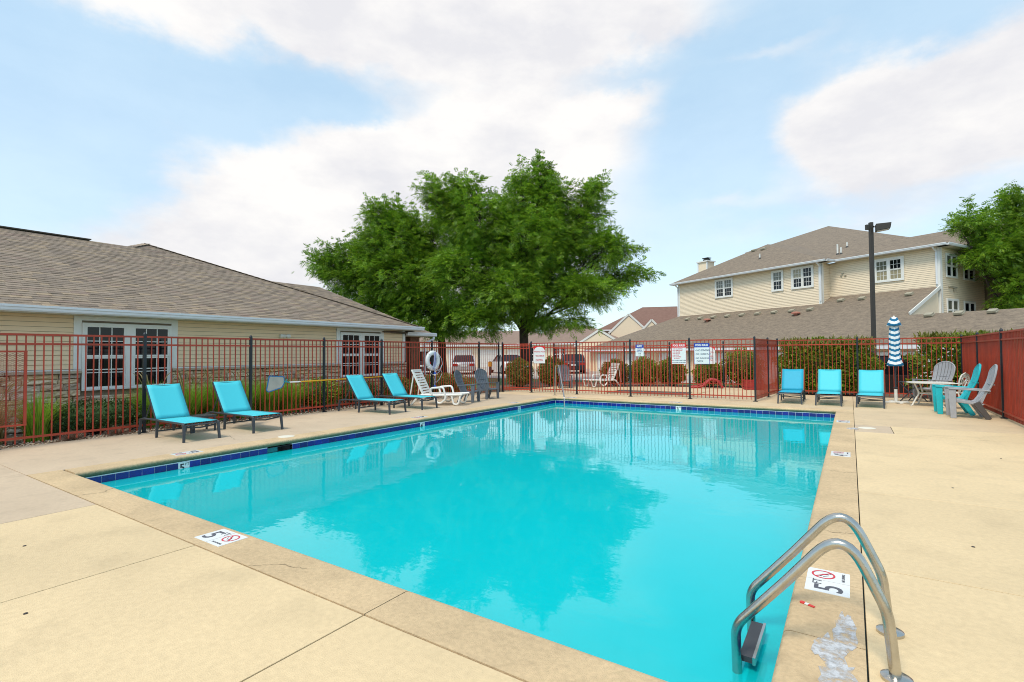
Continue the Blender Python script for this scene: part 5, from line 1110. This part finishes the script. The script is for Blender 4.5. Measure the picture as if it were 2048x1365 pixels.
# ------------------------------------------------------------------ shrubs, grasses
def shrub(name, label, x, y, z, rx, ry, rz, n, leaf, mat_, cat='shrub', group=None, box=False, rot=0., stems=True, core=.82, top=None, topn=0):
    t = thing(name, label, cat, (x, y, z), rot, group)
    zc = rz
    d = rdir(n)
    if box:      # clipped hedge: rounded box
        p = 3.2; k = (np.abs(d[:, 0])**p+np.abs(d[:, 1])**p+np.abs(d[:, 2])**p)**(1/p); d = d/k[:, None]
    lump = 1+.08*np.sin(d[:, 0]*5+x)*np.cos(d[:, 1]*6+y)+.07*np.sin(d[:, 2]*9+d[:, 0]*7)+.04*np.sin(d[:, 0]*17+y)*np.sin(d[:, 2]*15)
    r = (lump*rng.uniform(.78, 1.04, n))[:, None]; c = d*np.array([rx, ry, rz])*r+np.array([0, 0, zc]); keep = c[:, 2] > .12; c = c[keep]; d = d[keep]
    dr = d/np.linalg.norm(d, axis=1)[:, None]*.7+rng.normal(size=c.shape)*.7+np.array([0, 0, .25]); dr /= np.linalg.norm(dr, axis=1)[:, None]
    v, q = leaf_quads(c, dr, leaf*rng.uniform(.6, 1.25, len(c)), leaf*.55*rng.uniform(.7, 1.2, len(c)))
    np_mesh('foliage', v, q, mat_, t)
    if topn:
        c2 = np.stack([rng.uniform(-rx, rx, topn)*.96, rng.uniform(-ry, ry, topn)*.95, 2*rz+rng.uniform(-.10, .07, topn)-.12*np.abs(rng.normal(size=topn))], 1)
        v, q = leaf_quads(c2, unit(V3(0, 0, 1))+rng.normal(size=c2.shape)*.6, leaf, leaf*.5); np_mesh('new_growth', v, q, top, t)
    m = MB(); nn_, mm = 16, 9       # dark green fill added inside, blocking the view through the leaves
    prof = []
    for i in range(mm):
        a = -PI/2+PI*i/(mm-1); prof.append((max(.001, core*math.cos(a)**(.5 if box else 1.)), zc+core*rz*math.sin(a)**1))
    m.lathe(prof, n=nn_); m.v = [(a*rx*(.95 if box else 1), b*ry*(.95 if box else 1), max(.1, c)) for a, b, c in m.v]; m.build('twigs_or_fill', 'added_leaf_fill', t)
    if stems:
        m = MB()
        for k in range(7): a = 2*PI*k/7+x; m.tube([(.12*math.cos(a), .12*math.sin(a), -.06), (.4*rx*math.cos(a), .4*ry*math.sin(a), .5*rz)], .022, 5)
        m.build('stem', 'bark', t)
    return t
GR = 'round clipped shrubs behind the wading pool'
for i, (x, y, zt, hw, lb) in enumerate(((-12.7, 19.7, 1.31, .60, 'round clipped shrub seen through the gate'), (-11.55, 20.75, 1.37, .66, 'round clipped shrub behind the wading pool sign'), (-9.15, 22.5, 1.22, .68, 'round clipped shrub left of the white wading pool chaise'),
        (-7.9, 22.9, 1.31, .70, 'round clipped shrub under the small blue headed notice'), (-6.85, 23.5, 1.28, .64, 'round clipped shrub left of the red pool rules sign'), (-5.3, 24.0, 1.12, .70, 'low round clipped shrub under the pool rules signs'), (-3.95, 24.1, 1.70, .86, 'tall clipped shrub left of the short returning fence'))):
    h = zt/2
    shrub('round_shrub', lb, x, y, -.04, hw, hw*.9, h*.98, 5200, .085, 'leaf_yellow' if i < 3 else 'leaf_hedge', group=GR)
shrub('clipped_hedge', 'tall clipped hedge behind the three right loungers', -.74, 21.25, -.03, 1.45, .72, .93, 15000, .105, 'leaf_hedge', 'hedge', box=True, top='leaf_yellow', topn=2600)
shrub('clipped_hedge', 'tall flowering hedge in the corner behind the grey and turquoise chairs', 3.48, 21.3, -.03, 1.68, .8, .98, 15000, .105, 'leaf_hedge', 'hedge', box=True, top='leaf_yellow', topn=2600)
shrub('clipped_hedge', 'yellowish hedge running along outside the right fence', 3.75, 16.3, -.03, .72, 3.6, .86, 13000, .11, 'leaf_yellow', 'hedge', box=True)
# little white blossoms of the corner hedge
c = np.stack([rng.uniform(1.7, 4.6, 90), rng.uniform(20.45, 20.62, 90), rng.uniform(.5, 1.55, 90)], 1)
v, q = leaf_quads(np.repeat(c, 4, 0), rdir(360), .05, .04); tag(np_mesh('blossoms', v, q, 'ring_white'), kind='stuff')
def grass(label, x, y, n, h, sp, mat_='grass_blade', plumes=0):
    t = thing('ornamental_grass', label, 'grass clump', (x, y, -.03), 0, 'ornamental grasses along the clubhouse')
    a = rng.uniform(0, 2*PI, n); r = rng.uniform(.0, sp*.35, n); out = rng.uniform(.1, 1., n)**1.2*sp; hh = h*rng.uniform(.6, 1.05, n); w = rng.uniform(.004, .010, n)
    K = 5; vs = np.zeros((n, K, 2, 3)); ca, sa = np.cos(a), np.sin(a)
    for k in range(K):
        s = k/(K-1); rad_ = r+out*s**1.8; zz = hh*(s-.35*out/sp*s**3); wd = w*(1-s*.9)
        for j, sg in ((0, -1), (1, 1)): vs[:, k, j, 0] = rad_*ca-sa*wd*sg; vs[:, k, j, 1] = rad_*sa+ca*wd*sg; vs[:, k, j, 2] = zz
    vs = vs.reshape(-1, 3); b = np.arange(n)[:, None]*K*2; q = np.concatenate([np.stack([b[:, 0]+2*k, b[:, 0]+2*k+1, b[:, 0]+2*k+3, b[:, 0]+2*k+2], 1) for k in range(K-1)])
    np_mesh('blades', vs, q, mat_, t)
    if plumes:
        m = MB()
        for i in range(plumes): an = random.uniform(0, 2*PI); o_ = random.uniform(.1, sp*.8); m.tube([(0, 0, .2), (o_*.5*math.cos(an), o_*.5*math.sin(an), h*.8), (o_*math.cos(an), o_*math.sin(an), h*1.08), (o_*1.3*math.cos(an), o_*1.3*math.sin(an), h*1.16)], [.003, .003, .012, .004], 5)
        m.build('plumes', 'grass_tan', t)
    return t
grass('bright green grass clump behind the edge of the red mesh panel', -12.45, 2.98, 700, 1.0, .55)
grass('tan wispy grass clump behind the red mesh panel', -12.5, 2.35, 600, .95, .6, 'grass_tan', 8)
for i, (x, y, h) in enumerate(((-12.75, 4.95, .95), (-12.7, 5.6, .95), (-12.75, 6.25, .98), (-12.7, 6.9, .92), (-12.75, 7.55, .95), (-12.7, 8.15, .86))):
    grass(['green grass clump behind the back of the first lounger', 'green grass clump in the gap between the first two loungers', 'green grass clump behind the back of the second lounger', 'green plumed grass clump right of the second lounger', 'green grass clump behind the left edge of the blue skimmer net', 'smaller green grass clump behind the white tip of the net pole'][i], x, y, 1700, h*1.08, .78, plumes=7)
YW = 'low evergreen shrubs along the clubhouse wall'
shrub('yew_shrub', 'low dark evergreen shrub under the first clubhouse window', -12.75, 3.95, -.03, .62, .85, .31, 5200, .05, 'leaf_yew', group=YW, box=True)
shrub('yew_shrub', 'small dark evergreen shrub beside the bright grass clump', -12.6, 3.25, -.03, .35, .4, .27, 2000, .05, 'leaf_yew', group=YW)
shrub('yew_shrub', 'rounded green shrub behind the yellow pole left of the second window', -12.8, 9.15, -.03, .6, .62, .42, 4000, .06, 'leaf_hedge', group=YW)
shrub('yew_shrub', 'dark green shrub under the second clubhouse window', -12.8, 10.5, -.03, .6, .7, .36, 4200, .055, 'leaf_yew', group=YW)
shrub('yew_shrub', 'light green shrub behind the white slatted chaise', -12.7, 12.1, -.03, .5, .5, .40, 3200, .06, 'leaf_yellow', group=YW)
shrub('yew_shrub', 'wide low yellow green hedge behind the dark grey chairs', -12.75, 14.3, -.03, .55, 1.5, .38, 6500, .06, 'leaf_yellow', group=YW, box=True)
for i, (x, y, lb) in enumerate(((-11.95, 3.35, 'dry reddish plant on the gravel below the evergreen shrub'), (-11.98, 4.05, 'small dry plant on the gravel left of the first fence post'), (-11.95, 5.1, 'dry plant on the gravel behind the first lounger'))):
    t = thing('dry_plant', lb, 'plant', (x, y, -.03), 0, 'dry plants on the gravel'); n = 500; d = rdir(n); d[:, 2] = np.abs(d[:, 2])*.9
    v, q = leaf_quads(d*np.array([.05, .05, .02]), d, rng.uniform(.08, .26, n), .008); np_mesh('twigs_or_fill', v, q, 'dry_plant', t)
# gravel
n = 9000; gx = rng.uniform(-13.8, -11.67, n)**1; gy = rng.uniform(-.5, 15.8, n); k_ = rng.random(n) < np.clip((gx+13.6)/1.6, .05, 1)*np.where(gy < 7, 1, .6); gx, gy = gx[k_], gy[k_]; n = len(gx)
sz = rng.uniform(.012, .034, n); ba = np.array([(1, 0, 0), (0, 1, 0), (-1, 0, 0), (0, -1, 0), (0, 0, .6), (0, 0, -.6), (.7, .7, .1), (-.7, .7, .1)]); th_ = rng.uniform(0, 2*PI, n)
vb = ba[:6][None]*sz[:, None, None]*rng.uniform(.6, 1.3, (n, 6, 1)); cx_ = vb[..., 0]*np.cos(th_)[:, None]-vb[..., 1]*np.sin(th_)[:, None]; cy_ = vb[..., 0]*np.sin(th_)[:, None]+vb[..., 1]*np.cos(th_)[:, None]
vv = np.stack([cx_+gx[:, None], cy_+gy[:, None], vb[..., 2]-.022], -1).reshape(-1, 3); fa = np.array([(0, 1, 4), (1, 2, 4), (2, 3, 4), (3, 0, 4), (1, 0, 5), (2, 1, 5), (3, 2, 5), (0, 3, 5)])
tag(np_mesh('gravel', vv, (fa[None]+np.arange(n)[:, None, None]*6).reshape(-1, 3), 'gravel'), kind='stuff')

# ------------------------------------------------------------------ trees
def tree(label, base, trunk_r, blobs, fork, n_clumps, fronds, frond_len, leaf_w, name='locust_tree', group=None, seed=1, mat_='leaf_tree'):
    """blobs: (right, depth, height, rx, ry, rz) seen from the pool, metres from the base"""
    R_ = np.random.default_rng(seed); t = thing(name, label, 'tree', base, YAW, group)
    m = MB(); lean = R_.normal(size=2)*.1
    m.tube([(0, 0, -.3), (.02, 0, .6), (lean[0]*.5, lean[1]*.5, fork*.6), (lean[0], lean[1], fork)], [trunk_r*1.35, trunk_r, trunk_r*.9, trunk_r*.8], 12).build('trunk', 'bark', t, smooth=True)
    B = np.array(blobs, float); c0_ = B[:, :3].mean(0); B[:, :3] = c0_+(B[:, :3]-c0_)*np.array([.94, 1, .95]); vol = (B[:, 3]*B[:, 4]*B[:, 5])**.62; pick = R_.choice(len(B), n_clumps, p=vol/vol.sum())
    d = R_.normal(size=(n_clumps, 3)); d /= np.linalg.norm(d, axis=1)[:, None]; rr_ = R_.uniform(.15, 1, n_clumps)**.5
    C = B[pick, :3]+d*B[pick, 3:]*rr_[:, None]*.92
    scl = np.ones(n_clumps); ctr = B[:, :3].mean(0)-np.array([0, 0, 1.5])      # twigs reaching out beyond the mass
    outer = np.nonzero(rr_ > .78)[0]; outer = R_.choice(outer, min(len(outer), n_clumps//4), replace=False); ex, ed, ep, es = [], [], [], []
    for j in outer:
        o = unit(C[j]-ctr)+np.array([0, 0, .25])+R_.normal(size=3)*.25; o = unit(o)
        if o[2] < -.25: continue
        for k in range(1, 4): ex.append(C[j]+o*.34*k-np.array([0, 0, .05*k*k*.4])); ed.append(o); ep.append(pick[j]); es.append(.62-.13*k)
    C = np.concatenate([C, ex]); d = np.concatenate([d, ed]); pick = np.concatenate([pick, ep]); scl = np.concatenate([scl, es]); n_clumps = len(C)
    f = V3(lean[0], lean[1], fork)
    limb = MB(); br = MB()
    for i, b in enumerate(B):
        c = b[:3]; st = f*(1 if R_.random() < .6 else .8); mid = st+(c-st)*.5+V3(0, 0, .12*np.linalg.norm(c-st))*R_.uniform(-.2, .8); r_ = trunk_r*R_.uniform(.16, .30)
        MB().tube([st, st+(mid-st)*.5+R_.normal(size=3)*.08, mid, mid+(c-mid)*.6+R_.normal(size=3)*.12, c], [r_*1.2, r_, r_*.75, r_*.5, r_*.25], 7).build('limb', 'bark', t, smooth=True)
        for j in np.nonzero(pick == i)[0]:
            e = C[j]; s_ = mid+(c-mid)*R_.uniform(0, 1); md = (s_+e)/2+R_.normal(size=3)*.12+V3(0, 0, .12)
            br.tube([s_, md, e], [.013, .009, .004], 4)
    br.build('branches', 'bark', t)
    cnt = np.maximum(6, (fronds*scl**1.5)).astype(int); ci = np.repeat(np.arange(n_clumps), cnt); n = len(ci); outd = d[ci]*.6
    cl = R_.normal(size=(n, 3))*np.array([.29, .29, .20])*(frond_len/.30)*scl[ci][:, None]; p = C[ci]+cl
    fd = outd+cl*.9+R_.normal(size=(n, 3))*.45; fd[:, 2] -= .08; fd /= np.linalg.norm(fd, axis=1)[:, None]
    sd_ = np.cross(fd, R_.normal(size=(n, 3))*.35+np.array([0, 0, 1])); sd_ /= np.linalg.norm(sd_, axis=1)[:, None]+1e-9
    fl = frond_len*R_.uniform(.7, 1.25, n); K = 4; vs = []
    for k in range(K):
        s = (k+.6)/K; w = leaf_w*math.sin(PI*(.18+.75*s)); rp = p+fd*(fl*s)[:, None]+np.array([0, 0, -1])*(fl*.28*s*s)[:, None]
        for sg in (-1, 1):
            ld = sd_*sg*.85+fd*.5+np.array([0, 0, -.25]); a = rp; tip = rp+ld*w*1.9; wv = fd*w*.42
            vs.append(np.stack([a, (a+tip)/2+wv, tip, (a+tip)/2-wv], 1))
    v = np.stack(vs, 1).reshape(-1, 3); q = np.arange(len(v)).reshape(-1, 4)
    np_mesh('crown', v, q, mat_, t); return t
def px(bx, by, rx, ry, D, bd=0., k=.85):   # crown mass in the tree's own metres from its measured size at distance D
    s = D/1017.73; return s
s = 26/1017.73
def bl(cx, cy, rx, ry, x0, D, dep_=0., hor=706.):
    s = D/1017.73; return ((cx-x0)*s, dep_, 1.5+(hor-cy)*s, rx*s, max(rx, ry)*s*.8, ry*s)
T0 = lambda *a: bl(*a[:4], 1050, 26, *a[4:])
TB = [T0(1050, 480, 105, 90), T0(1075, 395, 70, 55, .5), T0(955, 440, 80, 65, -.4), T0(905, 400, 42, 40, .3), T0(852, 375, 24, 28), T0(930, 362, 22, 24), T0(1045, 335, 15, 24), T0(1088, 342, 14, 24), T0(1135, 380, 22, 30), T0(1150, 455, 62, 60, .3), T0(1190, 380, 18, 32),
      T0(1205, 430, 20, 22), T0(1210, 510, 50, 38, -.3), T0(1255, 500, 24, 10), T0(1250, 550, 34, 20), T0(1283, 557, 16, 8), T0(1170, 590, 70, 34, -.6), T0(1010, 590, 75, 58, -1.2), T0(925, 550, 70, 60, -.3), T0(1100, 550, 75, 52, .8), T0(965, 650, 50, 30, -1.0), T0(1085, 640, 34, 28, -.6), T0(1140, 650, 24, 14, -.9)]
tree('large feathery green tree behind the gate, right of the clubhouse roof', (-13.84, 22.0, 0), .26, TB, 3.0, 900, 44, .28, .078, seed=4, group='feathery trees behind the pool')
TL = [bl(780, 480, 75, 60, 880, 29), bl(760, 425, 45, 28, 880, 29), bl(700, 510, 55, 38, 880, 29), bl(648, 525, 38, 17, 880, 29), bl(690, 560, 50, 34, 880, 29), bl(800, 560, 90, 62, 880, 29, -.5), bl(870, 490, 80, 80, 880, 29, .5), bl(860, 620, 70, 50, 880, 29, -.8), bl(770, 620, 60, 36, 880, 29, -.3), bl(900, 650, 50, 30, 880, 29, -.5)]
tree('feathery green tree rising behind the clubhouse roof, left of the largest tree', (-19.3, 21.9, 0), .24, TL, 3.0, 700, 40, .29, .08, seed=9, group='feathery trees behind the pool')
T2 = lambda *a: bl(*a[:4], 2040, 27, *a[4:])
TR = [T2(2020, 480, 62, 40), T2(1955, 428, 40, 22), T2(2060, 420, 50, 42), T2(1965, 505, 48, 22, -.3), T2(2020, 560, 42, 32, -.5), T2(2095, 520, 60, 70), T2(1918, 440, 22, 11), T2(2005, 600, 26, 14, -.4), T2(2080, 590, 40, 34), T2(2035, 385, 14, 18)]
rp_ = V3(0, 0, 0)+np.array(f0)*27+np.array(r0)*((2040-1024)/1017.73*27)
tree('green tree hiding the right end of the apartment building', (float(rp_[0]), float(rp_[1]), -.4), .24, TR, 3.2, 320, 40, .28, .078, seed=21, group='feathery trees behind the pool')
rp_ = np.array(f0)*75+np.array(r0)*((1268-1024)/1017.73*75)
tree('small dark tree far behind the red brown house roof', (float(rp_[0]), float(rp_[1]), -.4), .3, [(0, 0, 5.0, 1.3, 1.2, 1.6), (-.8, 0, 5.6, .7, .7, 1.0), (.6, 0, 4.6, .9, .8, 1.2)], 2.5, 60, 26, .5, .12, name='small_tree', seed=33)
finish_text()
